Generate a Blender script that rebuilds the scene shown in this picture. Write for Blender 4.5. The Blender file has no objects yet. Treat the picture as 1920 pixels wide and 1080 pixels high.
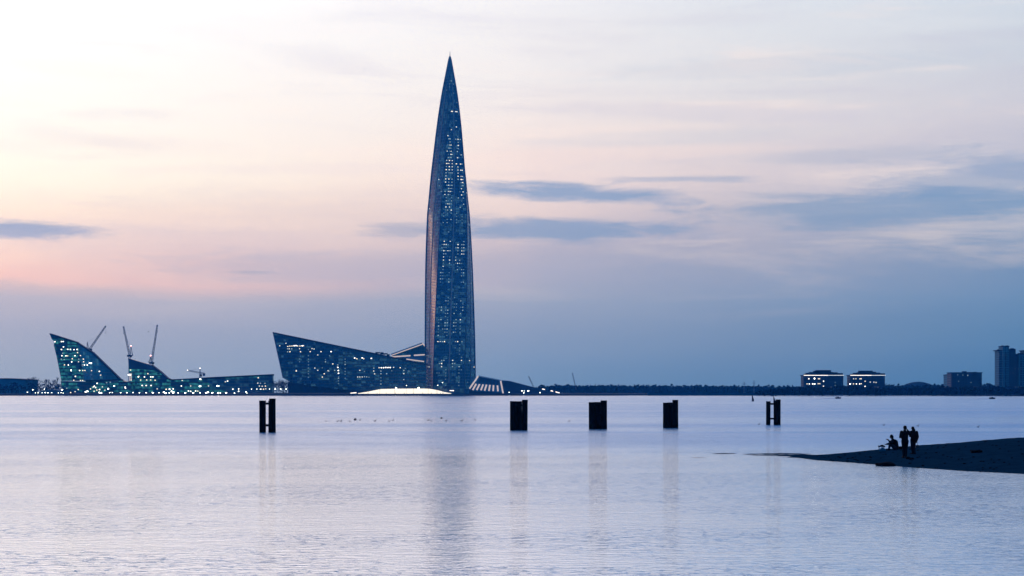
import bpy, bmesh, math, random
from mathutils import Vector, Matrix, noise as mnoise
random.seed(7)
S = bpy.context.scene
COL = S.collection
PI = math.pi

# ------------------------------------------------------------------ camera
F, H, CAMZ = 3600.0, 736.0, 4.0          # focal length in photo pixels, horizon row, eye height (m)
cam_d = bpy.data.cameras.new('camera'); cam = bpy.data.objects.new('camera', cam_d); COL.objects.link(cam)
cam.location = (0, 0, CAMZ); cam.rotation_euler = (PI/2, 0, 0)
cam_d.sensor_width = 36.0; cam_d.lens = 36.0*F/1920.0
cam_d.shift_y = (H-540.0)/1920.0
cam_d.clip_start = 0.5; cam_d.clip_end = 40000
S.camera = cam

def lin(c):
    return tuple(((v/255)/12.92 if v/255 <= .04045 else ((v/255+.055)/1.055)**2.4) for v in c[:3])

# ------------------------------------------------------------------ node helper
class N:
    def __init__(s, tree): s.t = tree
    def new(s, typ, **kw):
        n = s.t.nodes.new(typ)
        for k, v in kw.items(): setattr(n, k, v)
        return n
    def link(s, a, b): s.t.links.new(a, b)
    def _set(s, sock, v):
        if isinstance(v, bpy.types.NodeSocket): s.link(v, sock)
        elif v is not None: sock.default_value = v
    def m(s, op, a, b=None, c=None, clamp=False):
        n = s.new('ShaderNodeMath', operation=op); n.use_clamp = clamp
        for i, v in enumerate((a, b, c)):
            if v is not None: s._set(n.inputs[i], v)
        return n.outputs[0]
    def mr(s, v, a, b, c=0.0, d=1.0, smooth=True):
        n = s.new('ShaderNodeMapRange'); n.interpolation_type = 'SMOOTHSTEP' if smooth else 'LINEAR'; n.clamp = True
        for i, x in enumerate((v, a, b, c, d)): s._set(n.inputs[i], x)
        return n.outputs[0]
    def mix(s, f, a, b, blend='MIX'):
        n = s.new('ShaderNodeMix', data_type='RGBA', blend_type=blend)
        s._set(n.inputs[0], f)
        for i, v in ((6, a), (7, b)):
            if isinstance(v, tuple): v = tuple(v)+((1.0,) if len(v) == 3 else ())
            s._set(n.inputs[i], v)
        return n.outputs[2]
    def ramp(s, f, stops):
        n = s.new('ShaderNodeValToRGB'); cr = n.color_ramp
        while len(cr.elements) < len(stops): cr.elements.new(.5)
        for e, (p, c) in zip(cr.elements, stops): e.position = p; e.color = tuple(c)+(1,)
        s._set(n.inputs[0], f); return n.outputs[0]
    def vec(s, x, y, z=0.0):
        n = s.new('ShaderNodeCombineXYZ')
        for i, v in enumerate((x, y, z)): s._set(n.inputs[i], v)
        return n.outputs[0]
    def noise(s, v, scale, detail=4.0, rough=.5, dist=0.0):
        n = s.new('ShaderNodeTexNoise'); s.link(v, n.inputs['Vector'])
        n.inputs['Scale'].default_value = scale; n.inputs['Detail'].default_value = detail
        n.inputs['Roughness'].default_value = rough; n.inputs['Distortion'].default_value = dist
        return n.outputs['Fac']

# ------------------------------------------------------------------ world: dusk sky under a thin veil of cloud
W = bpy.data.worlds.new("World"); S.world = W; W.use_nodes = True
W.node_tree.nodes.clear(); n = N(W.node_tree)
SUN_AZ, SUN_EL = math.radians(-54), math.radians(1.0)
tc = n.new('ShaderNodeTexCoord'); sp = n.new('ShaderNodeSeparateXYZ'); n.link(tc.outputs['Generated'], sp.inputs[0])
dx, dy, dz = sp.outputs
az = n.m('ARCTAN2', dx, dy)                                    # 0 = north (the view), + = east
hor = n.m('SQRT', n.m('ADD', n.m('MULTIPLY', dx, dx), n.m('MULTIPLY', dy, dy)))
te = n.m('DIVIDE', dz, n.m('MAXIMUM', hor, .001))              # tan(elevation)
A = n.m('MULTIPLY', az, F/1000.0)                              # azimuth / elevation in milli-units used by the cloud bands
E = n.m('MULTIPLY', te, F/1000.0)                              # 0 horizon ... .736 top of the framed sky
# wandering of the strata
wv = n.vec(n.m('MULTIPLY', A, .9), n.m('MULTIPLY', E, 5.0), 3.1)
w1 = n.m('SUBTRACT', n.noise(wv, 1.6, 5, .55, .3), .5)
Ew = n.m('ADD', E, n.m('MULTIPLY', w1, .10))
def e(v): return max(0.0, (H-v)/1000.0)/1.0                    # photo row -> ramp position
EXT = [(1.0, None)]
def RAMP(rows):
    st = sorted([(e(v), lin(c)) for v, c in rows]); return n.ramp(n.m('MINIMUM', n.m('MAXIMUM', Ew, 0.0), 1.0), st)
SKYL = RAMP([(736, (150,164,190)), (690, (156,168,194)), (620, (166,172,198)), (560, (184,182,202)), (540, (208,190,200)), (520, (245,204,200)), (470, (251,222,214)), (410, (254,235,222)),
             (330, (255,249,236)), (240, (255,250,243)), (130, (255,253,250)), (0, (255,255,255)), (-200, (255,255,255))])
SKYC = RAMP([(736, (116,145,184)), (690, (126,151,189)), (620, (140,158,192)), (555, (156,168,198)), (500, (176,178,204)), (450, (206,194,208)),
             (400, (232,212,214)), (330, (247,226,224)), (240, (243,230,229)), (130, (240,235,237)), (0, (238,238,242)), (-200, (238,240,246))])
SKYR = RAMP([(736, (70,116,166)), (690, (77,121,170)), (620, (90,132,177)), (555, (104,142,186)), (500, (122,150,190)), (440, (136,160,196)),
             (390, (160,174,203)), (330, (186,188,210)), (240, (207,204,217)), (130, (205,210,222)), (0, (208,218,230)), (-200, (208,220,236))])
fL = n.mr(A, -.96, 0.06, 0, 1, False); fR = n.mr(A, .0, .96, 0, 1, False)
base = n.mix(fR, n.mix(fL, SKYL, SKYC), SKYR)
# thin cirrus streaks: brighter and duller strata
sv = n.vec(n.m('ADD', n.m('MULTIPLY', A, 1.3), n.m('MULTIPLY', E, .7)), n.m('MULTIPLY', E, 11.0), 9.0)
st = n.noise(sv, 1.1, 6, .62, .5)
hi = n.mr(E, .10, .35)
base = n.mix(n.m('MULTIPLY', n.m('MULTIPLY', n.mr(st, .50, .72), hi), .5), base, lin((255,236,230)))
base = n.mix(n.m('MULTIPLY', n.m('MULTIPLY', n.mr(st, .50, .30), hi), .20), base, lin((190,186,210)))
# distinct blue-grey cloud banks (azimuth, elevation, half-sizes)
dv = n.vec(n.m('MULTIPLY', A, 4.0), n.m('MULTIPLY', E, 26.0), 1.7)
dn = n.m('SUBTRACT', n.noise(dv, 1.5, 8, .66, .5), .5)
def cloud(base, u, v, a, b, op, col, slope=0.0, seed=0.0):
    cx, cy = (u-960)/1000, (H-v)/1000
    x = n.m('SUBTRACT', A, cx); y = n.m('SUBTRACT', n.m('SUBTRACT', E, cy), n.m('MULTIPLY', x, slope))
    x = n.m('DIVIDE', x, a/1000); y = n.m('DIVIDE', y, b/1000)
    d = n.m('SQRT', n.m('ADD', n.m('MULTIPLY', x, x), n.m('MULTIPLY', y, y)))
    d = n.m('ADD', d, n.m('MULTIPLY', dn, 2.0))
    return n.mix(n.m('MULTIPLY', n.mr(d, 1.2, .35), op), base, lin(col))
for c in [(1090, 364, 235, 20, .78, (112,150,196), -.05), (1040, 430, 290, 27, .74, (114,151,197), 0), (760, 432, 110, 18, .6, (150,164,196), 0),
          (70, 441, 135, 18, .95, (122,154,198), -.02), (1280, 337, 160, 8, .5, (134,160,198), 0), (1720, 395, 430, 36, .62, (108,148,192), .02),
          (1900, 345, 300, 55, .5, (110,149,194), .0), (470, 513, 55, 5, .5, (150,160,190), 0), (1640, 300, 260, 18, .3, (150,168,200), 0),
          (1250, 260, 330, 16, .25, (200,204,220), .03), (300, 455, 500, 40, .35, (214,200,214), .0), (560, 320, 330, 14, .3, (236,222,226), .02), (1350, 215, 420, 22, .4, (214,208,222), -.03), (1150, 290, 380, 16, .35, (246,224,222), .02), (1500, 130, 420, 24, .35, (196,204,220), .02), (360, 60, 420, 26, .3, (246,242,244), .02), (1560, 60, 380, 20, .35, (222,226,234), -.02),
          (250, 280, 260, 18, .3, (240,226,226), -.03), (700, 505, 420, 35, .45, (176,178,204), .0)]:
    base = cloud(base, *c)
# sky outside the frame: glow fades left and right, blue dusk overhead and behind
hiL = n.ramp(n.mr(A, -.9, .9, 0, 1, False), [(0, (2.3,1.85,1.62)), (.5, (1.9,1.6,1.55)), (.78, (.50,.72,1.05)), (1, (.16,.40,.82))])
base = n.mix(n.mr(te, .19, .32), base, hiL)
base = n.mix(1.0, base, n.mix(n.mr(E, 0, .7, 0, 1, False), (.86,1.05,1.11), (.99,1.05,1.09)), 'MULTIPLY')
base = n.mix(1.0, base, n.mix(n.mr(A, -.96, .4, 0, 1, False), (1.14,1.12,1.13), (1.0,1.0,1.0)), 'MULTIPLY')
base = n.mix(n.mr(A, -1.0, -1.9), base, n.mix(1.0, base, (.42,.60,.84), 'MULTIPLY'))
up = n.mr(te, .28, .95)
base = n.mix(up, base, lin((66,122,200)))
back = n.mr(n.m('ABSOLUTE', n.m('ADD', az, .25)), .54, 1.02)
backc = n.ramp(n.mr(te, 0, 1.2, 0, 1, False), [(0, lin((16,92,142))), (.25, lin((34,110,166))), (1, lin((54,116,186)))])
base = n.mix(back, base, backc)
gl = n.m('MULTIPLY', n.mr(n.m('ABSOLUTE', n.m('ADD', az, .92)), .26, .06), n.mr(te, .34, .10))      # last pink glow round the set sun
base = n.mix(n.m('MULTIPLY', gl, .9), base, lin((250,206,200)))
sky = n.new('ShaderNodeTexSky', sky_type='NISHITA'); sky.sun_disc = False
sky.sun_elevation = SUN_EL; sky.sun_rotation = SUN_AZ; sky.air_density = 1.2; sky.dust_density = 1.5
bgA = n.new('ShaderNodeBackground'); n.link(sky.outputs[0], bgA.inputs[0]); bgA.inputs[1].default_value = .02
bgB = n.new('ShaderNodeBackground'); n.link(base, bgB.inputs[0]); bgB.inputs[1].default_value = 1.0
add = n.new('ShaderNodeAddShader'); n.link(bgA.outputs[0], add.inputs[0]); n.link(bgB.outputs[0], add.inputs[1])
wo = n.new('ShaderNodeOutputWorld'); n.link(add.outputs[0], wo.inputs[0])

# ------------------------------------------------------------------ the last of the sun, below the bright band on the left
sd = bpy.data.lights.new('sun', 'SUN'); sd.energy = .08; sd.angle = math.radians(10); sd.color = (1, .72, .55)
sun = bpy.data.objects.new('sun', sd); COL.objects.link(sun)
d = Vector((math.sin(SUN_AZ)*math.cos(SUN_EL), math.cos(SUN_AZ)*math.cos(SUN_EL), math.sin(SUN_EL)+.03))
sun.rotation_euler = d.to_track_quat('Z', 'Y').to_euler()
S.view_settings.view_transform = 'Standard'; S.view_settings.look = 'None'; S.view_settings.exposure = 0; S.view_settings.gamma = 1
S.cycles.volume_bounces = 1

# ------------------------------------------------------------------ materials
def mat(name): 
    m = bpy.data.materials.new(name); m.use_nodes = True; t = m.node_tree; p = t.nodes['Principled BSDF']
    return m, N(t), p
def simple(name, col, rough=.7, metal=0.0, var=.25, scale=3.0, bump=0.0):
    m, q, p = mat(name); p.inputs['Specular IOR Level'].default_value = .5 if rough < .6 else .06; c = q.new('ShaderNodeTexCoord')
    f = q.noise(c.outputs['Object'], scale, 5, .6)
    q.link(q.mix(f, tuple(v*(1-var) for v in col), tuple(v*(1+var) for v in col)), p.inputs['Base Color'])
    p.inputs['Roughness'].default_value = rough; p.inputs['Metallic'].default_value = metal
    if bump:
        b = q.new('ShaderNodeBump'); b.inputs['Distance'].default_value = bump; q.link(f, b.inputs['Height']); q.link(b.outputs[0], p.inputs['Normal'])
    return m
def emis(name, col, s):
    m, q, p = mat(name); p.inputs['Base Color'].default_value = (.3,.3,.3,1)
    p.inputs['Emission Color'].default_value = tuple(col)+(1,); p.inputs['Emission Strength'].default_value = s
    return m
def facade(name, glass, frame, storey=4.2, bay=3.0, slab=.2, mull=.10, glow=0.0, glowc=(.3,.9,.8), glows=.15, rough=.12, ior=1.9, uv=False, cols=16, glow_top=None, ripple=.004):
    """curtain wall: glass panes between slab edges and mullions, some rooms dimly lit"""
    m, q, p = mat(name); c = q.new('ShaderNodeTexCoord'); s = q.new('ShaderNodeSeparateXYZ')
    q.link(c.outputs['UV' if uv else 'Object'], s.inputs[0]); x, y, z = s.outputs
    if uv: h, v = q.m('MULTIPLY', x, float(cols)), q.m('DIVIDE', y, storey)
    else: h, v = q.m('DIVIDE', q.m('ADD', x, y), bay), q.m('DIVIDE', z, storey)
    zz = y if uv else z
    fh, fv = q.m('FRACT', h), q.m('FRACT', v)
    fr = q.m('MAXIMUM', q.m('LESS_THAN', fv, slab), q.m('LESS_THAN', fh, mull))
    cell = q.vec(q.m('FLOOR', h), q.m('FLOOR', v), 0.0)
    wn = q.new('ShaderNodeTexWhiteNoise', noise_dimensions='3D'); q.link(cell, wn.inputs[0])
    wv = wn.outputs['Value']
    g = q.mix(wv, tuple(a*.7 for a in glass), tuple(a*1.3 for a in glass))
    q.link(q.mix(fr, g, frame), p.inputs['Base Color'])
    q.link(q.m('ADD', q.m('MULTIPLY', fr, .3), rough), p.inputs['Roughness'])
    p.inputs['IOR'].default_value = ior
    if ripple:
        b = q.new('ShaderNodeBump'); b.inputs['Distance'].default_value = ripple*10
        q.link(q.m('MULTIPLY', wn.outputs['Value'], 1.0), b.inputs['Height'])
    if glow > 0:
        rooms = q.vec(q.m('FLOOR', q.m('DIVIDE', h, 2.0)), q.m('FLOOR', v), 5.0)
        big = q.noise(q.vec(q.m('DIVIDE', h, 7.0), q.m('DIVIDE', v, 2.0), 2.0), 1.0, 2, .5)
        w2 = q.new('ShaderNodeTexWhiteNoise', noise_dimensions='3D'); q.link(rooms, w2.inputs[0])
        lit = q.m('LESS_THAN', w2.outputs['Value'], q.m('MULTIPLY', q.mr(big, .3, .7), glow*2))
        lit = q.m('MULTIPLY', q.m('MULTIPLY', lit, q.m('SUBTRACT', 1.0, fr)), q.m('ADD', q.m('MULTIPLY', wv, .8), .2))
        if glow_top: lit = q.m('MULTIPLY', lit, q.mr(zz, glow_top, glow_top*.3))
        p.inputs['Emission Color'].default_value = tuple(glowc)+(1,)
        q.link(q.m('MULTIPLY', lit, glows), p.inputs['Emission Strength'])
    return m

M = {}
M['tower'] = facade('tower_glass', (.008,.13,.23), (.02,.15,.23), 4.2, slab=.26, mull=.12, glow=.34, glowc=(.25,.70,.80), glows=.13, rough=.12, uv=True, cols=14, ior=1.6)
M['glass'] = facade('blue_curtain_wall', (.006,.09,.165), (.008,.08,.13), 4.2, 3.0, glow=.28, glowc=(.25,.7,.75), glows=.09, rough=.15, ior=1.6)
M['green_glass'] = facade('green_lit_curtain_wall', (.004,.09,.13), (.004,.04,.055), 4.6, 3.0, slab=.3, glow=.6, glowc=(.10,.75,.62), glows=.25, rough=.2, ior=1.6)
M['side_glass'] = facade('pale_blue_curtain_wall', (.01,.20,.31), (.008,.13,.20), 4.6, 3.0, slab=.12, glow=.10, glowc=(.3,.9,.9), glows=.1, rough=.2, ior=1.8)
M['panel_wall'] = facade('concrete_panel_wall', (.006,.02,.04), (.015,.045,.075), 3.0, 3.2, slab=.45, mull=.4, glow=.02, glowc=(.6,.7,.7), glows=.1, rough=.4, ior=1.4)
M['pale_panel'] = facade('pale_panel_wall', (.006,.05,.09), (.07,.26,.34), 3.0, 3.6, slab=.4, mull=.45, glow=.02, glowc=(.6,.7,.7), glows=.1, rough=.6, ior=1.4)
M['dark_glass'] = simple('dark_roof_glass', (.012,.05,.11), .3, 0, .2, .05)
M['canopy_glass'] = simple('canopy_glass', (.03,.15,.30), .25, 0, .2, .08)
M['roof'] = simple('roof_cladding', (.008,.03,.055), .65, 0, .3, .2)
M['white_trim'] = simple('pale_metal_trim', (.75,.70,.70), .35, 0, .05, 1)
M['fin'] = simple('corner_fin_metal', (.06,.15,.24), .5, .1, .1, .5)
M['seam'] = simple('central_seam_metal', (.40,.36,.38), .6, .1, .15, .3)
M['lit_trim'] = emis('lit_white_trim', (1,.84,.80), .55)
M['crane'] = simple('crane_paint', (.20,.20,.24), .5, .2, .2, 1)
M['concrete'] = simple('concrete', (.03,.07,.10), .8, 0, .3, .4)
M['pole'] = simple('painted_pole', (.08,.09,.10), .5, .3)
M['lamp'] = emis('lamp_light', (.85,1,.9), 9)
M['lamp_big'] = emis('floodlight', (.92,1,.93), 12)
M['red'] = emis('aviation_light', (1,.35,.35), 12)
M['strip'] = emis('light_strip', (1,.95,.88), 2)
M['strip_dim'] = emis('light_strip_dimmer', (.8,.9,.95), 1.2)
M['pavilion'] = emis('lit_pavilion_membrane', (1,.94,.76), 1.2)
WINS = [emis('lit_window_faint', (.4,.72,.80), .28), emis('lit_window_dim', (.58,.82,.82), .6), emis('lit_window', (.88,.92,.82), 1.25),
        emis('lit_window_warm', (1,.90,.66), 1.7), emis('lit_window_bright', (1,.98,.9), 3.6), emis('lit_window_floodlit', (.95,1,.95), 12)]
m, q, p = mat('rusted_pile_steel'); c = q.new('ShaderNodeTexCoord'); s_ = q.new('ShaderNodeSeparateXYZ'); q.link(c.outputs['Object'], s_.inputs[0])
f = q.noise(q.vec(q.m('MULTIPLY', s_.outputs[0], 5.0), q.m('MULTIPLY', s_.outputs[1], 5.0), q.m('MULTIPLY', s_.outputs[2], .8)), 1.2, 6, .65)
rust = q.mix(q.mr(f, .42, .66), (.003,.003,.004), (.014,.009,.008))
q.link(q.mix(q.mr(q.m('ADD', s_.outputs[2], q.m('MULTIPLY', f, .5)), .75, .55), rust, (.002,.004,.003)), p.inputs['Base Color'])
p.inputs['Roughness'].default_value = .95; p.inputs['Specular IOR Level'].default_value = .06
b = q.new('ShaderNodeBump'); b.inputs['Distance'].default_value = .02; q.link(f, b.inputs['Height']); q.link(b.outputs[0], p.inputs['Normal'])
M['steel'] = m
M['cloth'] = simple('black_cloth', (.006,.006,.009), .95, 0, .4, 8)
M['jeans'] = simple('dark_jeans', (.010,.02,.035), .9, 0, .3, 10)
M['trouser'] = simple('dark_trousers', (.006,.007,.012), .95, 0, .3, 10)
M['skin'] = simple('skin', (.05,.025,.02), .6, 0, .1, 6)
M['hair'] = simple('dark_hair', (.005,.004,.004), .7, 0, .3, 20)
M['bag'] = simple('pale_blue_plastic', (.02,.13,.20), .7, 0, .25, 6)
M['wood'] = simple('wet_dark_wood', (.006,.006,.007), .8, 0, .4, 4, .02)
M['bird'] = simple('dark_plumage', (.004,.004,.008), .8, 0, .3, 10)
M['white_bird'] = simple('pale_plumage', (.4,.4,.42), .8, 0, .2, 10)
M['buoy'] = simple('buoy_paint', (.01,.012,.03), .5, 0, .2, 2)
M['hull'] = simple('boat_hull', (.02,.03,.05), .4, 0, .2, 2)
M['foam'] = simple('wake_foam', (.7,.75,.8), .8, 0, .1, 2)
M['bark'] = simple('bark', (.015,.02,.028), .9, 0, .3, 1)
M['twigs'] = simple('bare_twigs', (.02,.03,.045), .95, 0, .3, .5)
M['leaf'] = simple('evergreen_foliage', (.003,.010,.015), .95, 0, .5, .12)
M['leaf_far'] = simple('woodland_foliage', (.003,.012,.017), .95, 0, .4, .02)
M['rock'] = simple('wet_stone', (.001,.002,.004), .9, 0, .5, 4, .05)

# land
m, q, p = mat('shore_ground'); c = q.new('ShaderNodeTexCoord')
f = q.noise(c.outputs['Object'], .02, 6, .6); q.link(q.mix(f, (.008,.02,.03), (.02,.04,.05)), p.inputs['Base Color']); p.inputs['Roughness'].default_value = .95; p.inputs['Specular IOR Level'].default_value = .1
M['land'] = m
m, q, p = mat('wet_sand'); c = q.new('ShaderNodeTexCoord')
f = q.noise(c.outputs['Object'], 1.3, 8, .65); f2 = q.noise(c.outputs['Object'], 14, 5, .7)
q.link(q.mix(f2, q.mix(f, (.003,.016,.032), (.016,.055,.085)), q.mix(f, (.006,.026,.046), (.028,.085,.12))), p.inputs['Base Color'])
p.inputs['Roughness'].default_value = .8; p.inputs['Specular IOR Level'].default_value = .0
b = q.new('ShaderNodeBump'); b.inputs['Distance'].default_value = .06; q.link(f2, b.inputs['Height']); q.link(b.outputs[0], p.inputs['Normal'])
M['sand'] = m
# water
m, q, p = mat('bay_water'); c = q.new('ShaderNodeTexCoord'); s = q.new('ShaderNodeSeparateXYZ'); q.link(c.outputs['Object'], s.inputs[0]); x, y, z = s.outputs
def wn_(sx, sy, sc, det, r=.55, dist=.3):
    return q.noise(q.vec(q.m('MULTIPLY', x, sx), q.m('MULTIPLY', y, sy), 0.0), sc, det, r, dist)
wind = q.mr(wn_(.10, 1.0, .014, 3, .6, .6), .36, .62)
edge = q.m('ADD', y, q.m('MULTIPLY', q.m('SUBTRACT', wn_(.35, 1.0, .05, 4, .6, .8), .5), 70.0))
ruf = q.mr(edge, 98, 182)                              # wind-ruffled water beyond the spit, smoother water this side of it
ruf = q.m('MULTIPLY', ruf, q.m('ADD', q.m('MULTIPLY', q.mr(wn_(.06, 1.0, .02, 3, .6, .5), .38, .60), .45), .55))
h0 = wn_(.42, 1.0, 8.0, 2, .6, .5); h1 = wn_(.36, 1.0, 3.4, 2, .55, .5); h2 = wn_(.40, 1.0, .9, 2, .5); h3 = wn_(.35, 1.0, .15, 2, .5)
hh = q.m('ADD', q.m('ADD', h1, q.m('MULTIPLY', h2, .6)), q.m('ADD', q.m('MULTIPLY', h3, .8), q.m('MULTIPLY', h0, .55)))
flk = q.m('MULTIPLY', q.mr(wn_(.75, 1.0, 3.6, 3, .6, 1.0), .56, .70), q.mr(wn_(.6, 1.0, .09, 3, .6), .42, .62))   # sparse steeper wavelets in clusters
hh = q.m('ADD', hh, q.m('MULTIPLY', flk, 1.6))
b = q.new('ShaderNodeBump'); b.inputs['Strength'].default_value = 1.0
q.link(q.m('ADD', q.m('ADD', q.m('MULTIPLY', wind, .012), .016), q.m('MULTIPLY', ruf, .075)), b.inputs['Distance']); q.link(hh, b.inputs['Height'])
va = q.new('ShaderNodeVectorMath', operation='ADD'); q.link(b.outputs[0], va.inputs[0]); q.link(q.vec(-.003, q.m('SUBTRACT', q.m('MULTIPLY', ruf, -.018), .029), 0.0), va.inputs[1])   # normals leaned towards the viewer to mirror higher sky, for unmodelled wave masking
vn = q.new('ShaderNodeVectorMath', operation='NORMALIZE'); q.link(va.outputs[0], vn.inputs[0]); q.link(vn.outputs[0], p.inputs['Normal'])
q.link(q.mix(ruf, (.82,.87,.90), (.22,.50,.76)), p.inputs['Base Color']); q.link(q.m('SUBTRACT', .5, q.m('MULTIPLY', ruf, .20)), p.inputs['Metallic']); q.link(q.m('SUBTRACT', 1.333, q.m('MULTIPLY', ruf, .075)), p.inputs['IOR'])  # reflected sky put into the colour: pale near, bluer and darker where ruffled
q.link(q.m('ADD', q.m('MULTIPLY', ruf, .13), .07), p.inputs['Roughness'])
M['water'] = m

# ------------------------------------------------------------------ mesh helpers
def P(u, v, Y): return Vector(((u-960)*Y/F, Y, CAMZ+(H-v)*Y/F))
V0 = Vector
class MB:
    def __init__(s): s.v, s.f, s.mi = [], [], []
    def add(s, vs, fs, mi=0):
        o = len(s.v); s.v += [tuple(a) for a in vs]; s.f += [tuple(i+o for i in f) for f in fs]; s.mi += [mi]*len(fs)
    def box(s, c, d, mi=0, rz=0.0):
        cx, cy, cz = c; a, b, e_ = d[0]/2, d[1]/2, d[2]/2; R = Matrix.Rotation(rz, 3, 'Z')
        vs = [Vector(c)+R@Vector((i*a, j*b, k*e_)) for k in (-1, 1) for j in (-1, 1) for i in (-1, 1)]
        s.add(vs, [(0,2,3,1),(4,5,7,6),(0,1,5,4),(2,6,7,3),(0,4,6,2),(1,3,7,5)], mi)
    def tube(s, p0, p1, r0, r1=None, n=8, mi=0):
        p0, p1 = Vector(p0), Vector(p1); r1 = r0 if r1 is None else r1
        d = (p1-p0); q_ = d.to_track_quat('Z', 'Y') if d.length > 1e-9 else Matrix.Identity(3).to_quaternion()
        vs = [pp+q_@Vector((rr*math.cos(2*PI*i/n), rr*math.sin(2*PI*i/n), 0)) for pp, rr in ((p0, r0), (p1, r1)) for i in range(n)]
        s.add(vs, [(i, (i+1) % n, n+(i+1) % n, n+i) for i in range(n)]+[tuple(reversed(range(n))), tuple(range(n, 2*n))], mi)
    def prism(s, pts, d, mi=0):
        """pts: outline facing the camera (-Y), extruded by vector d"""
        n_ = len(pts); d = Vector(d); pts = [Vector(p_) for p_ in pts]
        s.add(pts+[p_+d for p_ in pts], [tuple(range(n_)), tuple(reversed(range(n_, 2*n_)))]+[(i, n_+i, n_+(i+1) % n_, (i+1) % n_) for i in range(n_)], mi)
    def ball(s, c, r, seg=10, rg=7, sc=(1,1,1), rot=None, mi=0):
        c = Vector(c); vs = [Vector((0,0,-1))]
        for j in range(1, rg):
            t = -PI/2+PI*j/rg
            for i in range(seg): vs.append(Vector((math.cos(t)*math.cos(2*PI*i/seg), math.cos(t)*math.sin(2*PI*i/seg), math.sin(t))))
        vs.append(Vector((0,0,1)))
        fs = [(0, 1+(i+1) % seg, 1+i) for i in range(seg)]
        for j in range(rg-2):
            for i in range(seg):
                a = 1+j*seg+i; b_ = 1+j*seg+(i+1) % seg; fs.append((a, b_, b_+seg, a+seg))
        L = len(vs)-1; o = 1+(rg-2)*seg
        fs += [(L, o+i, o+(i+1) % seg) for i in range(seg)]
        out = []
        for v in vs:
            w = Vector((v.x*sc[0], v.y*sc[1], v.z*sc[2]))*r
            if rot: w = rot@w
            out.append(c+w)
        s.add(out, fs, mi)
    def lattice(s, p0, p1, w, th, w1=None, step=None):
        p0, p1 = Vector(p0), Vector(p1); d = p1-p0; L = d.length; q_ = d.to_track_quat('Z', 'Y'); w1 = w if w1 is None else w1
        step = step or w*1.6; k = max(2, int(L/step))
        def c(i, t):
            ww = (w+(w1-w)*t)/2; a = ((-1,-1),(1,-1),(1,1),(-1,1))[i]
            return p0+d*t+q_@Vector((a[0]*ww, a[1]*ww, 0))
        for i in range(4): s.tube(c(i,0), c(i,1), th, th, 4)
        for j in range(k):
            for i in range(4):
                a, b_ = (i, (i+1) % 4) if j % 2 else ((i+1) % 4, i)
                s.tube(c(a, j/k), c(b_, (j+1)/k), th*.6, th*.6, 3)
    def build(s, name, m, parent=None, smooth=False, base=None, loc=None):
        me = bpy.data.meshes.new(name)
        b0 = Vector(parent.matrix_local.translation) if parent is not None else Vector((0,0,0))
        if parent is not None and parent.parent is not None: b0 = ABS[parent.name]
        elif parent is not None: b0 = ABS[parent.name]
        if base is not None and parent is None: b0 = Vector(base)
        me.from_pydata([tuple(Vector(v)-b0) for v in s.v], [], s.f)
        ms = m if isinstance(m, (list, tuple)) else [m]
        for q2 in ms: me.materials.append(q2)
        if len(ms) > 1:
            for pl, i in zip(me.polygons, s.mi): pl.material_index = i
        if smooth: me.polygons.foreach_set('use_smooth', [True]*len(me.polygons))
        me.update(); o = bpy.data.objects.new(name, me); COL.objects.link(o)
        if parent is not None: o.parent = parent; ABS[o.name] = b0
        else: o.location = b0; ABS[o.name] = b0
        return o
ABS = {}
def tag(o, label=None, cat=None, group=None, kind=None):
    if label: o['label'] = label
    if cat: o['category'] = cat
    if group: o['group'] = group
    if kind: o['kind'] = kind
    return o
def thing(name, label, cat, loc, group=None):
    o = bpy.data.objects.new(name, None); COL.objects.link(o); o.location = loc; o.empty_display_size = .5
    ABS[o.name] = Vector(loc); return tag(o, label, cat, group)
def copy_thing(root, loc, label=None, sc=1.0):
    r = root.copy(); COL.objects.link(r); r.location = loc; r.scale = (sc, sc, sc); ABS[r.name] = Vector(loc)
    if label: r['label'] = label
    for ch in list(root.children):
        c_ = ch.copy(); COL.objects.link(c_); c_.parent = r
        for g in list(ch.children):
            d_ = g.copy(); COL.objects.link(d_); d_.parent = c_
    return r
def structure(o, label=None, cat=None):
    o['kind'] = 'structure'
    return o
LZ = 2.5
def lit(parent, spots, Y, wx=1.8, wz=1.5, name='lit_window'):
    wx *= .62; wz *= .66
    """spots: (u, v, level, width factor) each a glowing pane set in the wall"""
    for s_ in spots:
        u, v, lv = s_[:3]; k = s_[3] if len(s_) > 3 else 1.0
        c_ = P(u, v, Y); mb = MB(); mb.box(c_, (wx*k, .5, wz), 0); mb.build(name, WINS[lv], parent)

# ------------------------------------------------------------------ water and land
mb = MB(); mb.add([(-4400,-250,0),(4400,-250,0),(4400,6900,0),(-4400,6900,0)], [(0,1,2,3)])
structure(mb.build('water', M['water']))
mb = MB(); mb.add([(-4400,-250,-6),(4400,-250,-6),(4400,6900,-6),(-4400,6900,-6)], [(0,1,2,3)])
structure(mb.build('seabed', M['land']))
front = [(-4390,2400),(-900,2400),(-500,2395),(-380,2402),(-200,2390),(-80,2375),(-40,2398),(120,2400),(160,2520),(380,2500),(520,2380),(600,2060),(760,1990),(1000,1960),(1500,1900),(4390,1700)]
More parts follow.
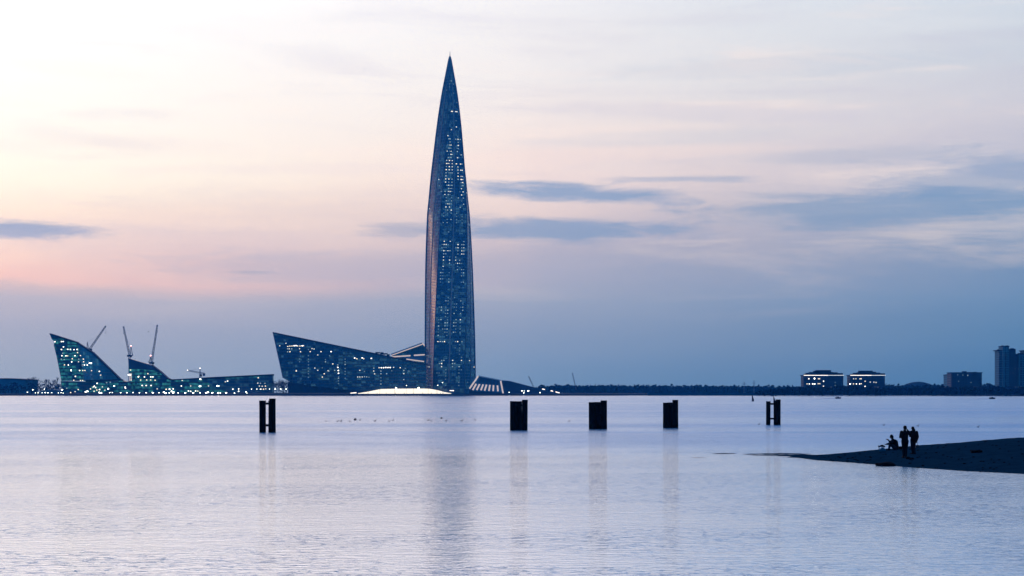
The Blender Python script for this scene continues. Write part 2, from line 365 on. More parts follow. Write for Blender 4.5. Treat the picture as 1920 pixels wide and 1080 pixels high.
# one far-shore land sheet with an embankment slope
xs = []; 
for (a, ya), (b_, yb) in zip(front, front[1:]):
    k = max(1, int((b_-a)/25)) if -950 < a < 1400 else 6
    for i in range(k): xs.append((a+(b_-a)*i/k, ya+(yb-ya)*i/k))
xs.append(front[-1])
rows = [(-2, -.8), (0, .15), (5, 1.7), (9, 2.5), (60, 2.5), (400, 2.6), (1500, 3.0)]
vs = []; 
for x_, y_ in xs:
    jt = mnoise.noise(Vector((x_*.02, 3, 0)))*5
    for dy_, z_ in rows: vs.append((x_, y_+dy_+jt, z_+(.35*mnoise.noise(Vector((x_*.05, dy_, 1))) if 1 < z_ < 2.55 else 0)))
    vs.append((x_, 6880, 3.2))
R_ = len(rows)+1
mb = MB(); mb.add(vs, [(i*R_+j, (i+1)*R_+j, (i+1)*R_+j+1, i*R_+j+1) for i in range(len(xs)-1) for j in range(R_-1)])
structure(mb.build('far_shore_ground', M['land'], smooth=True))

# hill far right
mb = MB(); ns, nr = 48, 10; c0 = P(1722, 736, 4300)
for j in range(nr+1):
    t = j/nr
    for i in range(ns):
        a = 2*PI*i/ns; hh_ = (math.cos(PI*t)*.5+.5)**1.9*27*(1+.05*mnoise.noise(Vector((math.cos(a)*2, math.sin(a)*2, t*3))))
        mb.v.append((c0.x+math.cos(a)*125*t, c0.y+math.sin(a)*125*t, 1+hh_))
for j in range(nr):
    for i in range(ns): mb.f.append((j*ns+i, (j+1)*ns+i, (j+1)*ns+(i+1) % ns, j*ns+(i+1) % ns)); mb.mi.append(0)
structure(mb.build('hill', M['leaf_far'], smooth=True))

# ------------------------------------------------------------------ the twisted tower
TY = 2600.0; TC = P(843.7, 736, TY)
SIL = [(97,.15),(104,1.6),(120,4.2),(150,9),(180,14),(212,18.6),(243,22.4),(272,25.4),(310,29.3),(333,31.5),(370,35),(400,38.2),(440,40.3),(463,41.4),(510,43.2),(557,44.3),(600,45.2),(640,45.9),(690,46.2),(736,46.2)]
def halfw(z):
    v = H-(z-CAMZ)*F/TY
    for (a, wa), (b_, wb) in zip(SIL, SIL[1:]):
        if a <= v <= b_: return (wa+(wb-wa)*(v-a)/(b_-a))*TY/F
    return (SIL[0][1] if v < 97 else SIL[-1][1])*TY/F
ZT = 4+(736-106)*TY/F
def twist(z): return math.radians(34)*max(0, (z-20)/ZT)**1.15 - math.radians(1)
def corner(k, z):
    ph = twist(z); a = [ph+math.radians(-36+72*i) for i in range(5)]
    ex = max(math.sin(t) for t in a)-min(math.sin(t) for t in a)
    R = 2*halfw(z)/ex; t = a[k % 5]
    return Vector((TC.x+R*math.sin(t), TY-R*math.cos(t), z))
def facept(k, s_, z, off=0.0):
    a, b_ = corner(k, z), corner(k+1, z); p_ = a.lerp(b_, s_)
    nrm = Vector(((b_-a).y, -(b_-a).x, 0)); nrm.normalize()
    c_ = Vector((TC.x, TY, z)); 
    if nrm.dot(p_-c_) < 0: nrm = -nrm
    bow = 1.2*math.sin(PI*s_)*halfw(z)/33
    return p_+nrm*(off+bow), (b_-a).normalized(), nrm
tower = thing('skyscraper', 'tall twisting blue glass skyscraper tapering to a needle point above the bay', 'skyscraper', (TC.x, TY, LZ))
NS, storey = 8, 4.2
nz = int((ZT-LZ)/storey)
for k in range(5):
    me = bpy.data.meshes.new('glass_facade'); vs = []; fs = []; uvs = []
    zs = [LZ+storey*i for i in range(nz+1)]+[ZT]
    for z_ in zs:
        for j in range(NS+1): vs.append(facept(k, j/NS, z_)[0]-Vector((TC.x, TY, LZ)))
    for i in range(len(zs)-1):
        for j in range(NS):
            a = i*(NS+1)+j; fs.append((a, a+1, a+NS+2, a+NS+1))
            uvs += [(k+j/NS, zs[i]), (k+(j+1)/NS, zs[i]), (k+(j+1)/NS, zs[i+1]), (k+j/NS, zs[i+1])]
    me.from_pydata(vs, [], fs); uvl = me.uv_layers.new(name='UVMap')
    for i, c_ in enumerate(uvs): uvl.data[i].uv = c_
    me.materials.append(M['tower']); me.polygons.foreach_set('use_smooth', [True]*len(fs)); me.update()
    o = bpy.data.objects.new('glass_facade', me); COL.objects.link(o); o.parent = tower
    # corner fin and central seam
    mb = MB(); zz = [LZ+8.4*i for i in range(int((ZT-LZ)/8.4)+1)]
    for z_ in zz:
        c_ = corner(k, z_); o_ = (c_-Vector((TC.x, TY, z_))).normalized(); t_ = Vector((-o_.y, o_.x, 0)); g = min(1, halfw(z_)/8)
        for a, b_ in ((-.35,-.5),(.35,-.5),(.25,1.3),(-.25,1.3)): mb.v.append(tuple(c_+t_*a*g+o_*b_*g))
    for i in range(len(zz)-1):
        for j in range(4): mb.f.append((i*4+j, i*4+(j+1) % 4, i*4+4+(j+1) % 4, i*4+4+j)); mb.mi.append(0)
    mb.build('corner_fin', M['fin'], tower)
    mb = MB(); zz = [LZ+14+8.4*i for i in range(int((ZT*.93-LZ-14)/8.4)+1)]
    for z_ in zz:
        g = min(1, halfw(z_)/14)
        c_, t_, o_ = facept(k, .5, z_)
        for a, b_ in ((-.9,-.3),(.9,-.3),(.8,.45),(-.8,.45)): mb.v.append(tuple(c_+t_*a*g+o_*b_*g))
    for i in range(len(zz)-1):
        for j in range(4): mb.f.append((i*4+j, i*4+(j+1) % 4, i*4+4+(j+1) % 4, i*4+4+j)); mb.mi.append(0)
    mb.build('seam', M['seam'], tower)
mb = MB()                                          # slab edges
for i in range(0, nz, 1):
    z_ = LZ+storey*(i+1); 
    ring = []
    for k in range(5):
        for j in range(NS): ring.append((k, j/NS))
    L = len(ring); o0 = len(mb.v)
    for (k, s_) in ring:
        for off, dz_ in ((-.2, -.3), (.16, -.3), (.16, .25), (-.2, .25)): mb.v.append(tuple(facept(k, s_, z_+dz_, off)[0]))
    for i2 in range(L):
        j2 = (i2+1) % L
        for c_ in range(3): mb.f.append((o0+i2*4+c_, o0+j2*4+c_, o0+j2*4+c_+1, o0+i2*4+c_+1)); mb.mi.append(0)
tag(mb.build('floor_edges', simple('slab_edge', (.02,.10,.16), .5, 0, .2, .1), tower), kind='stuff')
mb = MB(); mb.tube((TC.x, TY, ZT-6), (TC.x, TY, CAMZ+(736-95)*TY/F), .9, .12, 8); mb.build('spire', M['fin'], tower)
# lit windows
zones = [(148,200,.05,1),(208,214,.75,4),(228,262,.05,2),(262,275,.30,3),(275,304,.42,2),(304,310,.8,4),(310,345,.45,3),(345,398,.32,2),(398,425,.4,1),(428,452,.03,2),
         (455,460,.8,3),(460,482,.48,2),(482,502,.62,2),(502,536,.40,1),(560,600,.30,1),(596,606,.6,2),(606,634,.45,1),(640,646,.45,3),(646,672,.30,0),(676,692,.6,3),(692,726,.32,0)]
cand = []; rnd = random.Random(11)
for i in range(nz):
    z_ = LZ+storey*(i+.6); v = H-(z_-CAMZ)*F/TY
    for (a, b_, dens, lv) in zones:
        if a <= v < b_:
            for k in (0, 1, 4):
                if k != 0 and rnd.random() < .55: continue
                for cidx in range(14):
                    s_ = (cidx+.5)/14
                    if k == 0 and (s_ < .1 or s_ > .93 or .43 < s_ < .57): continue
                    if v > 640 and v < 672 and s_ < .5 and lv == 0: continue
                    on = random.Random(cidx*131+int(a)*17+k).random()
                    dd = min(.85, dens*(1 if k == 0 else .10)*(1.7 if on < .5 else .25))
                    if rnd.random() < dd:
                        l = lv if rnd.random() < .35 else max(0, lv-1-int(rnd.random()*2))
                        if l == 4 and rnd.random() < .5: l = 2
                        cand.append((k, s_, z_, l, rnd.uniform(.8, 1.25)))
cand.sort(key=lambda c_: -(c_[3]+c_[4]))
rest = MB()
for i, (k, s_, z_, l, sz) in enumerate(cand):
    c_, t_, o_ = facept(k, s_, z_, .12); w = min(.62, halfw(z_)*.042)*sz; hgt = .58*sz
    tgt = MB() if i < 100 else rest
    t2 = Vector((t_.x, t_.y, 0)).normalized(); up_ = Vector((0,0,1))
    pts = [c_-t2*w-up_*hgt*.8, c_+t2*w-up_*hgt*.8, c_+t2*w+up_*hgt*.8, c_-t2*w+up_*hgt*.8]
    tgt.prism([p_+o_*.15 for p_ in pts], -o_*.3, 0 if i < 100 else l)
    if i < 100: tgt.build('lit_window', WINS[l], tower)
tag(rest.build('lit_windows', WINS, tower), kind='stuff')

# ------------------------------------------------------------------ long wedge annex left of the tower
def wedge(root, outline, Y, depth, m, name='wall'):
    mb = MB(); mb.prism([P(u, v, Y) for u, v in outline], (0, depth, 0)); return mb.build(name, m, root)
AY = 2520.0
annex = thing('wedge_building', 'long wedge shaped glass building rising to a sharp point left of the tower', 'office building', P(660, 736, AY)-Vector((0,0,1)))
wedge(annex, [(512.3,624.5),(531,709),(546,717),(585,724),(640,730),(700,733),(799.5,733),(799.5,684),(708,664.5)], AY, 52, M['glass'])
mb = MB(); pts = [(511.2,622.4),(512.8,625.6),(708,665.8),(800,685),(800,682.6),(708,663)]
mb.prism([P(u, v, AY-1.2) for u, v in pts], (0, 55, 0)); mb.build('roof', M['roof'], annex)
mb = MB(); pts = [(511,622.8),(529.8,708.5),(531.6,708.5),(512.9,625)]
mb.prism([P(u, v, AY-1.0) for u, v in pts], (0, 8, 0)); mb.build('edge_trim', M['fin'], annex)
slabm = simple('annex_slab_edge', (.012,.06,.12), .5, 0, .2, .1)
for v in range(636, 730, 6):                       # slab edges across the wall, clipped by the slanted sides
    ul = 512.3+(v-624.5)*(18.7/84.5)+1.2 if v < 709 else 531+(v-709)*3.2
    ur = 799 if v > 684 else 512.5+(v-625.6)*(195.5/40.2)-4 if v < 665 else 708+(v-665)*(92/19.2)-4
    if v > 722: ul = max(ul, 600)
    if ur-ul > 8: a, b_ = P(ul, v, AY), P(ur, v, AY); mb = MB(); mb.box(((a.x+b_.x)/2, AY-.1, a.z), (b_.x-a.x, .4, .5)); mb.build('floor_edge', slabm, annex)
mb = MB(); mb.prism([P(u, v, AY+4) for u, v in [(540,716),(800,732),(800,737),(540,737)]], (0, 40, 0)); mb.build('base_wall', M['concrete'], annex)
z3 = lambda x, y: (500+x/6, 600+y/6)
A_ = [(147,290,2),(217,262,2),(238,297,3),(262,293,3),(285,292,3),(310,289,4),(330,288,4),(348,292,3),(375,292,3),(400,290,4),(414,289,3),(236,324,1),(254,324,2),(282,324,1),(370,323,2),
      (262,357,3),(236,358,1),(381,357,3),(490,356,3),(510,321,2),(533,326,2),(470,332,0),(611,356,3),(575,393,2),(725,356,4),(707,402,0),(470,402,0),(470,440,0),(370,438,0),(370,470,0),(470,470,0),(470,505,0),
      (470,540,0),(470,575,0),(470,605,0),(470,645,0),(662,446,0),(662,470,1),(744,494,3),(542,541,2),(575,566,2),(333,568,2),(333,575,3),(625,538,0),(648,605,3),(626,642,3),(690,570,2),(700,575,1),(765,566,1),
      (800,505,1),(800,533,4),(806,568,4),(808,600,4),(808,640,0),(808,655,1),(808,685,0),(808,715,0),(808,745,0),(883,500,1),(883,440,0),(883,470,0),(883,545,0),(883,578,0),(883,610,0),(883,655,0),
      (990,428,4),(1015,436,3),(1075,426,4),(1092,436,3),(1178,432,4),(1205,541,1),(1205,574,2),(1215,606,2),(1048,566,2),(1100,578,0),(1025,641,2),(1048,641,2),(1075,641,2),(1100,638,1),(1125,640,1),(1150,643,0),
      (1265,537,3),(1290,537,4),(1315,537,4),(1340,534,4),(1365,535,4),(1390,535,4),(1428,533,2),(1503,537,3),(1543,568,1),(1543,603,2),(1543,670,1),(1285,575,1),(1285,605,1),(1285,650,0),(1285,685,0),(1285,720,1),
      (1350,605,1),(1408,572,0),(1560,545,0),(1600,575,0),(1650,610,0),(1470,707,2),(1660,705,1),(1762,705,3),(173,444,1),(1160,742,4),(1241,738,4),(1367,740,4),(1428,738,4),(1485,738,3),(1505,740,3),(1575,738,4),(1210,715,0),(1210,690,0),(905,745,1),(935,758,1)]
A_ = A_[:126]
ws = {0:1.0, 1:1.0, 2:.85, 3:.95, 4:1.05}
lit(annex, [z3(a, b_)+(c_, ws[c_]) for a, b_, c_ in A_ if b_ < 738][:100], AY-.15, 2.2, 1.6)
# rooftop plant on the annex
mb = MB()
for u, v, w, h_ in ((708,661.5,8,1.2),(716,662.5,6,2),(722,663.5,9,1.2),(728,666,5,2)): c_ = P(u, v, AY+20); mb.box(c_, (w*.7, 6, h_*1.4))
for u in (707, 714, 720, 727): a = P(u, 661+(u-707)*.2, AY+20); mb.tube(a-Vector((0,0,4)), a+Vector((0,0,.6)), .3)
mb.build('roof_equipment', M['roof'], annex)

# glazed arch building behind the annex
GY = 2642.0
arch = thing('arch_building', 'glass building with pale lit edging and peaked roof touching the tower', 'office building', P(770, 736, GY)-Vector((0,0,1)))
wedge(arch, [(733,664.5),(737,672),(742,735),(797,735),(797.5,650),(791.7,645)], GY, 26, M['glass'])
def strip(root, a, b_, Y, w, m, name, dep=2.0):
    p0, p1 = P(*a, Y), P(*b_, Y); d_ = (p1-p0).normalized(); nn = Vector((-d_.z, 0, d_.x))*w/2
    mb = MB(); mb.prism([p0+nn, p0-nn, p1-nn, p1+nn], (0, dep, 0)); return mb.build(name, m, root)
for a, b_, w, mm in [((733,664.6),(791.7,643.2),1.6,'white_trim'),((733.5,666.3),(791.7,645.5),1.1,'lit_trim'),((791.7,643.4),(797.6,649.6),1.7,'lit_trim'),((797.8,649),(799.6,716),1.1,'lit_trim'),
                 ((735,669),(769.5,666.8),1.7,'lit_trim'),((776,666.2),(797,665),1.7,'lit_trim'),((762,673.4),(795,677.8),1.4,'lit_trim'),((772,677.6),(798,683.4),1.6,'lit_trim')]:
    strip(arch, a, b_, GY-2.4 if mm == 'lit_trim' else GY-4.8, w, M[mm], 'edge_light')
mb = MB(); mb.prism([P(u, v, GY-1.6) for u, v in [(742,669.7),(797,667),(797,676.5),(764,672.5)]], (0, 1.5, 0)); mb.build('pale_glazing', simple('pale_glazing', (.10,.24,.42), .15, 0, .1, .1), arch)

# ------------------------------------------------------------------ left sail building
SY = 2560.0
sail = thing('sail_building', 'sail shaped glass building with leaning left edge, tallest at far left', 'office building', P(160, 736, SY)-Vector((0,0,1)))
wedge(sail, [(93.5,626.5),(97,636),(101.5,640),(101,648),(106,668),(115,714),(158,714),(148,650),(143,641.8)], SY, 12, M['green_glass'])
mb = MB(); f1 = [P(143,641.8,SY), P(148,650,SY), P(158,714,SY), P(236,714,SY+30), P(224,711.5,SY+30), P(172,661,SY+14), P(165,656,SY+10)]
mb.prism(f1, (0, 10, 0)); mb.build('side_wall', M['side_glass'], sail)
mb = MB(); mb.prism([P(u, v, SY-1) for u, v in [(92.6,624.8),(93.4,628.0),(143,643.2),(144,641)]], (0, 13, 0)); 
mb.prism([P(143.5,641,SY-1), P(143.5,643.4,SY-1), P(165,658,SY+9), P(173,662.5,SY+13), P(225,713,SY+29), P(228,713,SY+29), P(173.5,660,SY+13), P(165,655,SY+9)], (0, 11, 0)); mb.build('roof', M['roof'], sail)
z1 = lambda x, y: (x/6, 590+y/6)
B_ = [(618,305,4),(692,303,4),(712,302,4),(714,362,4),(691,392,4),(762,390,4),(792,391,4),(833,393,4),(868,391,4),(872,427,3),(696,462,4),(742,463,4),(760,464,3),(843,462,4),(905,460,3),(813,496,3),(807,531,4),
      (725,565,3),(769,566,4),(800,627,5),(896,628,4),(932,628,3),(956,628,3),(848,694,4),(830,738,3),(905,740,3),(930,740,3),(883,530,2),(886,500,1),(706,434,1),(722,505,1),(690,500,1)]
lit(sail, [z1(a, b_)+(c_,) for a, b_, c_ in B_], SY-.15, 2.0, 1.7)
lit(sail, [z1(a, b_)+(c_,) for a, b_, c_ in [(938,500,3),(941,530,3),(950,566,4),(982,567,4),(1008,546,5),(1024,546,5),(1030,630,3),(1118,638,4),(1132,680,3)]], SY-.3, 2.0, 1.7)

# podium between the sails, green lit
PY = 2535.0
pod = thing('podium_building', 'low green lit podium building under construction between the two sails', 'office building', P(205, 736, PY)-Vector((0,0,1)))
wedge(pod, [(114,714.3),(160,715.5),(228,714),(238,715.5),(246,716),(246,737),(116,737)], PY, 20, M['green_glass'])
mb = MB(); mb.prism([P(u, v, PY-.8) for u, v in [(160,713),(160,715.4),(226,713.6),(226,711)]], (0, 19, 0)); mb.build('roof', M['roof'], pod)
lit(pod, [z1(a, b_)+(c_,) for a, b_, c_ in [(1092,772,4),(1060,805,4),(1075,820,4),(1048,815,3),(1120,842,4),(1152,812,2),(1018,835,3),(1058,862,3),(1090,848,3),(1218,835,5),(1285,802,5),(1408,815,4),(1412,828,4),(880,842,3),(845,866,2),(1140,880,3),(750,828,1),(795,876,3),(1180,850,2),(1240,760,1),(1200,765,1)]], PY-.15, 2.0, 1.8)

# small sail flowing into the long low wing
LY = 2550.0
low = thing('long_low_building', 'small sail building sweeping down into a long low green lit wing', 'office building', P(380, 736, LY)-Vector((0,0,1)))
wedge(low, [(240.3,673),(243,713),(246,737),(511,737),(511,702.2),(400,707.6),(330,711.8),(318,712),(313,709.5),(299,697),(283.5,685.5)], LY, 12, M['green_glass'])
mb = MB(); mb.prism([P(u, v, LY-1) for u, v in [(240,671.6),(243,690),(286,694.5),(298,697.2),(284,684.6)]], (0, 10, 0)); mb.build('dark_upper_wall', M['dark_glass'], low)
mb = MB(); mb.prism([P(u, v, LY-1.5) for u, v in [(284,684),(284,686.4),(299,698),(313,711),(320,713.5),(400,709.8),(511.6,704.4),(511.6,701.4),(400,706.8),(330,710.8),(319,711),(313.6,708.4),(299.6,695.8)]], (0, 14, 0)); mb.build('roof', M['roof'], low)
wedge(low, [(386,712.5),(511.4,706),(511.4,737),(440,737),(400,728)], LY-.9, 5, M['glass'], 'end_wall')
mb = MB()
for u in (243.5, 246): a, b_ = P(u, 700, LY-1), P(u, 714, LY-1); mb.tube(a, b_, .5)
mb.build('lit_column', M['lit_trim'], low)
z2 = lambda x, y: (300+x/6, 590+y/6)
C_ = [z1(a, b_)+(c_,) for a, b_, c_ in [(1468,623,3),(1448,677,5),(1465,678,5),(1664,664,3),(1555,700,4),(1562,694,3),(1625,700,4),(1697,700,4),(1720,700,4),(1582,735,3),(1650,735,3),(1695,735,3),(1745,738,3),(1600,797,4),(1645,797,4),(1700,797,4),(1768,835,2),(1870,838,3),(1905,838,4),(1450,818,5),(1475,735,2)]]
C_ += [z2(a, b_)+(c_,) for a, b_, c_ in [(110,838,4),(148,835,4),(68,840,3),(454,725,5),(454,803,5),(446,806,5),(240,802,4),(345,802,2),(250,740,2),(645,802,5),(662,802,4),(760,748,4),(735,755,2),(545,802,2),(820,838,4),(885,835,4),(1105,710,3),(1100,770,2),(1130,772,1),(1180,772,1),(1118,803,2),(1150,805,2),(1186,803,3),
    (320,858,4),(345,862,4),(400,858,4),(425,860,3),(130,862,5),(150,868,5),(1140,837,2),(1165,838,3),(1190,835,2)]]
lit(low, C_, LY-1.8, 2.0, 1.7)

# ------------------------------------------------------------------ cranes
def luffing(label, u, vbase, tip, aft, cabv, Y, red=True):
    r = thing('luffing_crane', label, 'crane', Vector((P(u, vbase, Y).x, Y, LZ)), 'tower cranes over the building site')
    b0 = P(u, vbase, Y); mb = MB(); mb.lattice((b0.x, Y, LZ), b0, 2.2, .22); mb.build('mast', M['crane'], r)
    mb = MB(); mb.box(b0+Vector((0,0,1)), (6.5, 3, 2.4)); mb.box(b0+Vector((2.2,-1.8,.2)), (2, 1.5, 2.2)); mb.build('cab', M['roof'], r)
    mb = MB(); mb.lattice(b0+Vector((0,0,1.5)), P(tip[0], tip[1], Y), 2.0, .27, 1.3); mb.build('jib', M['crane'], r)
    mb = MB(); a = P(aft[0], aft[1], Y); s_ = 1 if aft[0] > u else -1
    mb.tube(b0+Vector((s_*1, -1, 1)), a, .4); mb.tube(b0+Vector((s_*4, 1, 1)), a, .4); mb.tube(b0+Vector((s_*2.5,0,5)), b0+Vector((s_*5,0,2)), .3); mb.build('a_frame', M['crane'], r)
    mb = MB(); mb.tube(a, P(tip[0], tip[1], Y).lerp(b0, .35), .10, .10, 4); mb.build('cable', M['crane'], r)
    hk = P(tip[0], tip[1], Y); mb = MB(); mb.tube(hk, hk-Vector((0,0,9)), .08, .08, 4); mb.box(hk-Vector((0,0,9.5)), (.8,.8,1.2)); mb.build('hook', M['crane'], r)
    if red: mb = MB(); mb.ball(a+Vector((0,0,.5)), .6, 8, 6); mb.build('warning_light', M['red'], r)
luffing('grey luffing crane leaning right behind the tall sail building', 168, 657, (198.5,611), (164,641), 655, 2612, False)
luffing('luffing crane leaning left above the small sail, red warning light', 243, 668.5, (231.5,612), (245.5,649), 667, 2592)
luffing('nearly upright luffing crane at right end of the small sail', 284.5, 682, (295,609), (282.5,667.5), 680, 2596)
r = thing('hammerhead_crane', 'small horizontal jib crane above the long low wing', 'crane', Vector((P(375.5, 0, 2596).x, 2596, LZ)), 'tower cranes over the building site')
b0 = P(375.5, 701, 2596); mb = MB(); mb.lattice((b0.x, 2596, LZ), b0, 2.0, .22); mb.build('mast', M['crane'], r)
mb = MB(); mb.lattice(P(351.5,694.5,2596), P(383.5,700.5,2596), 1.5, .24); mb.build('jib', M['crane'], r)
mb = MB(); mb.lattice(b0, P(375,691,2596), 1.2, .2, .4); mb.build('tower_peak', M['crane'], r)
mb = MB(); mb.box(P(382.5,702.5,2596), (3,2,3.4)); mb.build('counterweight', M['concrete'], r)
mb = MB(); mb.box(P(376.5,704,2596), (2.6,2.4,3)); mb.build('cab', M['roof'], r)
mb = MB(); mb.tube(P(375,691,2596), P(356,695,2596), .1, .1, 4); mb.build('cable', M['crane'], r)
for a in ((351.8,694), (375,690.5)): mb = MB(); mb.ball(P(*a, 2596), .7, 8, 6); mb.build('warning_light', WINS[4], r)
for lab, u, v0, tip, Y in (('thin distant crane leaning left beside the ribbed canopy', 1004.5, 735, (991,705), 2560), ('faint thin crane standing beyond the low shore trees right of the canopy', 1080.5, 731, (1073,699), 3000)):
    b0 = P(u, v0, Y); r = thing('mobile_crane', lab, 'crane', Vector((b0.x, Y, LZ)), 'mobile cranes right of the tower')
    mb = MB(); mb.lattice(b0, P(*tip, Y), 1.6, .2, .9); mb.build('boom', M['crane'], r)
    mb = MB(); mb.box((b0.x+2, Y, LZ+2.2), (9, 3, 2.4)); mb.box((b0.x+4.5, Y, LZ+4), (3, 2.6, 2)); mb.build('chassis', M['roof'], r)
    mb = MB(); 
    for i in range(4):
        for s_ in (-1, 1): mb.tube((b0.x-1.5+i*2.4, Y+s_*1.2, LZ+.7), (b0.x-1.5+i*2.4, Y+s_*1.6, LZ+.7), .7, .7, 10)
    mb.build('wheels', M['pole'], r)

# ------------------------------------------------------------------ lit pavilion on the embankment
VY = 2450.0
pav = thing('lit_pavilion', 'low brightly lit white canopy at the foot of the tower', 'pavilion', P(758, 738, VY))
prof = [(671,737.2),(690,734),(712,729.6),(740,728.9),(775,728.6),(803,728.8),(818,731.2),(832,735),(845,737.6)]
mb = MB(); nseg = 8
for i, (u, v) in enumerate(prof):
    top = P(u, v, VY); zb = P(u, 738.2, VY).z
    for j in range(nseg+1):
        a = PI*j/nseg; mb.v.append((top.x, VY+14-14*math.cos(a), zb+(top.z-zb)*(math.sin(a)**.5 if 0 < j < nseg else 0)))
for i in range(len(prof)-1):
    for j in range(nseg): a = i*(nseg+1)+j; mb.f.append((a, a+nseg+1, a+nseg+2, a+1)); mb.mi.append(0)
mb.build('canopy', M['pavilion'], pav, smooth=True)
for i in range(len(prof)):
    u, v = prof[i]; top = P(u, v, VY); zb = P(u, 738.2, VY).z; fr = MB(); pv_ = None
    for j in range(nseg+1):
        a = PI*j/nseg; q_ = V0((top.x, VY+14-14.3*math.cos(a), zb+(top.z-zb+.25)*(math.sin(a)**.5 if 0 < j < nseg else 0)))
        if pv_ is not None: fr.tube(pv_, q_, .16, .16, 4)
        pv_ = q_
    if 0 < i < len(prof)-1: fr.build('frame_rib', M['concrete'], pav)
for a, b_ in (((657,737.2),(668,736.4)),((843,732.2),(851,732.6))):
    p0, p1 = P(*a, VY-3), P(*b_, VY-3); mb = MB(); mb.prism([p0+Vector((0,0,-.4)), p1+Vector((0,0,-.5)), p1+Vector((0,0,.6)), p0+Vector((0,0,.4))], (0,2,0)); mb.build('lit_step', M['strip'], pav)
for u, v in ((742.5,727.6),(785,727.4)): mb = MB(); mb.ball(P(u, v, VY+8), 1.0, 8, 6); mb.build('roof_lamp', M['lamp'], pav)
mb = MB()
for i in range(9): u = 690+i*17; a = P(u, 738, VY-1); mb.tube((a.x, VY-.6, a.z-.6), (a.x, VY-.6, a.z+1.6), .25)
mb.build('columns', M['concrete'], pav)

# ------------------------------------------------------------------ ribbed canopy right of the tower
z4 = lambda x, y: (760+x/6, 590+y/6)
RY = 2500.0
rib = thing('ribbed_pavilion', 'low glass pavilion with tilted white ribs right of the tower base', 'pavilion', P(912, 736, RY)-Vector((0,0,1)))
wedge(rib, [z4(*a) for a in [(822,690),(760,830),(722,850),(735,885),(1098,885),(1074,742)]], RY+1, 24, M['canopy_glass'], 'glazing')
strip(rib, z4(722,832), z4(822,688), RY-1, 1.9, M['lit_trim'], 'edge_light')
strip(rib, z4(822,690), z4(1078,740), RY-1.4, 1.3, M['white_trim'], 'edge_light')
strip(rib, z4(1072,742), z4(1100,885), RY-1, 1.9, M['lit_trim'], 'edge_light')
for i, (xt, xb, yb) in enumerate([(797,758,848),(836,803,848),(876,850,850),(914,892,855),(952,940,857),(992,988,860),(1036,1042,862)]):
    strip(rib, z4(xb, yb), z4(xt, 778+i*3), RY-1, 2.0, M['lit_trim'], 'rib')
for i in range(6):
    x0 = 850+i*38; strip(rib, z4(x0+4, 700+i*7.5), z4(x0-22+i*4, 782+i*3), RY-.4, .7, M['dark_glass'], 'glazing_bar', 1.0)
mb = MB(); mb.prism([P(*z4(*a), RY-1.6) for a in [(720,833),(760,862),(940,868),(1096,885),(1110,905),(715,905)]], (0, 3, 0)); mb.build('base_wall', M['concrete'], rib)
tail = thing('sloping_roof_building', 'low dark building sloping down to the right of the ribbed pavilion', 'pavilion', P(975, 736, RY)-Vector((0,0,1)))
wedge(tail, [z4(*a) for a in [(1082,744),(1105,888),(1720,888),(1500,832),(1330,790),(1180,752)]], RY+2, 26, M['dark_glass'])
mb = MB(); mb.prism([P(*z4(*a), RY+.6) for a in [(1080,738),(1080,744),(1180,754),(1330,792),(1500,834),(1500,829),(1330,786),(1180,746),(1110,739)]], (0, 29, 0)); mb.build('roof', M['fin'], tail)
for a, b_ in (((1540,836),(1570,842)),((1635,855),(1662,861)),((1690,868),(1735,880))): strip(tail, z4(*a), z4(*b_), RY-.5, 1.0, M['strip'], 'lit_slat')

# ------------------------------------------------------------------ lamps along the shore
r0 = None
lampspots = [z1(x_, y_)+(k,) for x_, y_, k in [(310,872,1),(370,845,2),(400,880,1),(430,880,1),(475,880,1),(500,838,1),(510,878,2),(540,878,2),(583,878,1),(658,880,1),(688,878,1),(700,845,3),(712,882,1),(965,868,3),(985,862,3),
    (1120,876,3),(1140,880,3),(1235,878,2),(1265,876,1),(1358,878,2),(1428,878,2),(1500,876,2),(1570,878,2),(1645,878,2),(1720,878,3),(1790,878,2),(1860,880,3),(1905,880,2)]]
lampspots += [z2(x_, y_)+(k,) for x_, y_, k in [(45,872,3),(65,882,3),(150,880,3),(205,880,2),(285,880,3),(375,880,3),(452,880,2),(520,880,3),(542,872,3),(590,880,3),(655,880,3),(680,882,2),(745,880,3),(840,882,2),(885,862,2),(968,868,2),(978,882,1),
    (1030,837,1),(1090,837,1),(1130,838,1),(1233,837,1),(1297,837,2),(1358,837,2),(1420,837,2)]]
lampspots += [z4(x_, y_)+(k,) for x_, y_, k in [(1168,873,1),(1312,857,2),(1338,857,1),(1332,880,2),(1383,857,3),(1515,877,2),(365,795,1),(13,797,1),(418,765,1)]]
regions = [(112, 'on the dark shore left of the tall sail building'), (240, 'in front of the podium between the two sails'), (322, 'below the small sail building'), (430, 'along the quay below the long low wing'),
           (512, 'along the shore by the end of the low wing'), (545, 'among the bare trees left of the wedge building'), (870, 'at the foot of the tower'), (2000, 'right of the ribbed pavilion')]
ORD = 'first second third fourth fifth sixth seventh eighth ninth tenth eleventh twelfth thirteenth fourteenth fifteenth sixteenth seventeenth eighteenth'.split()
lampspots.sort(); cnt_ = {}
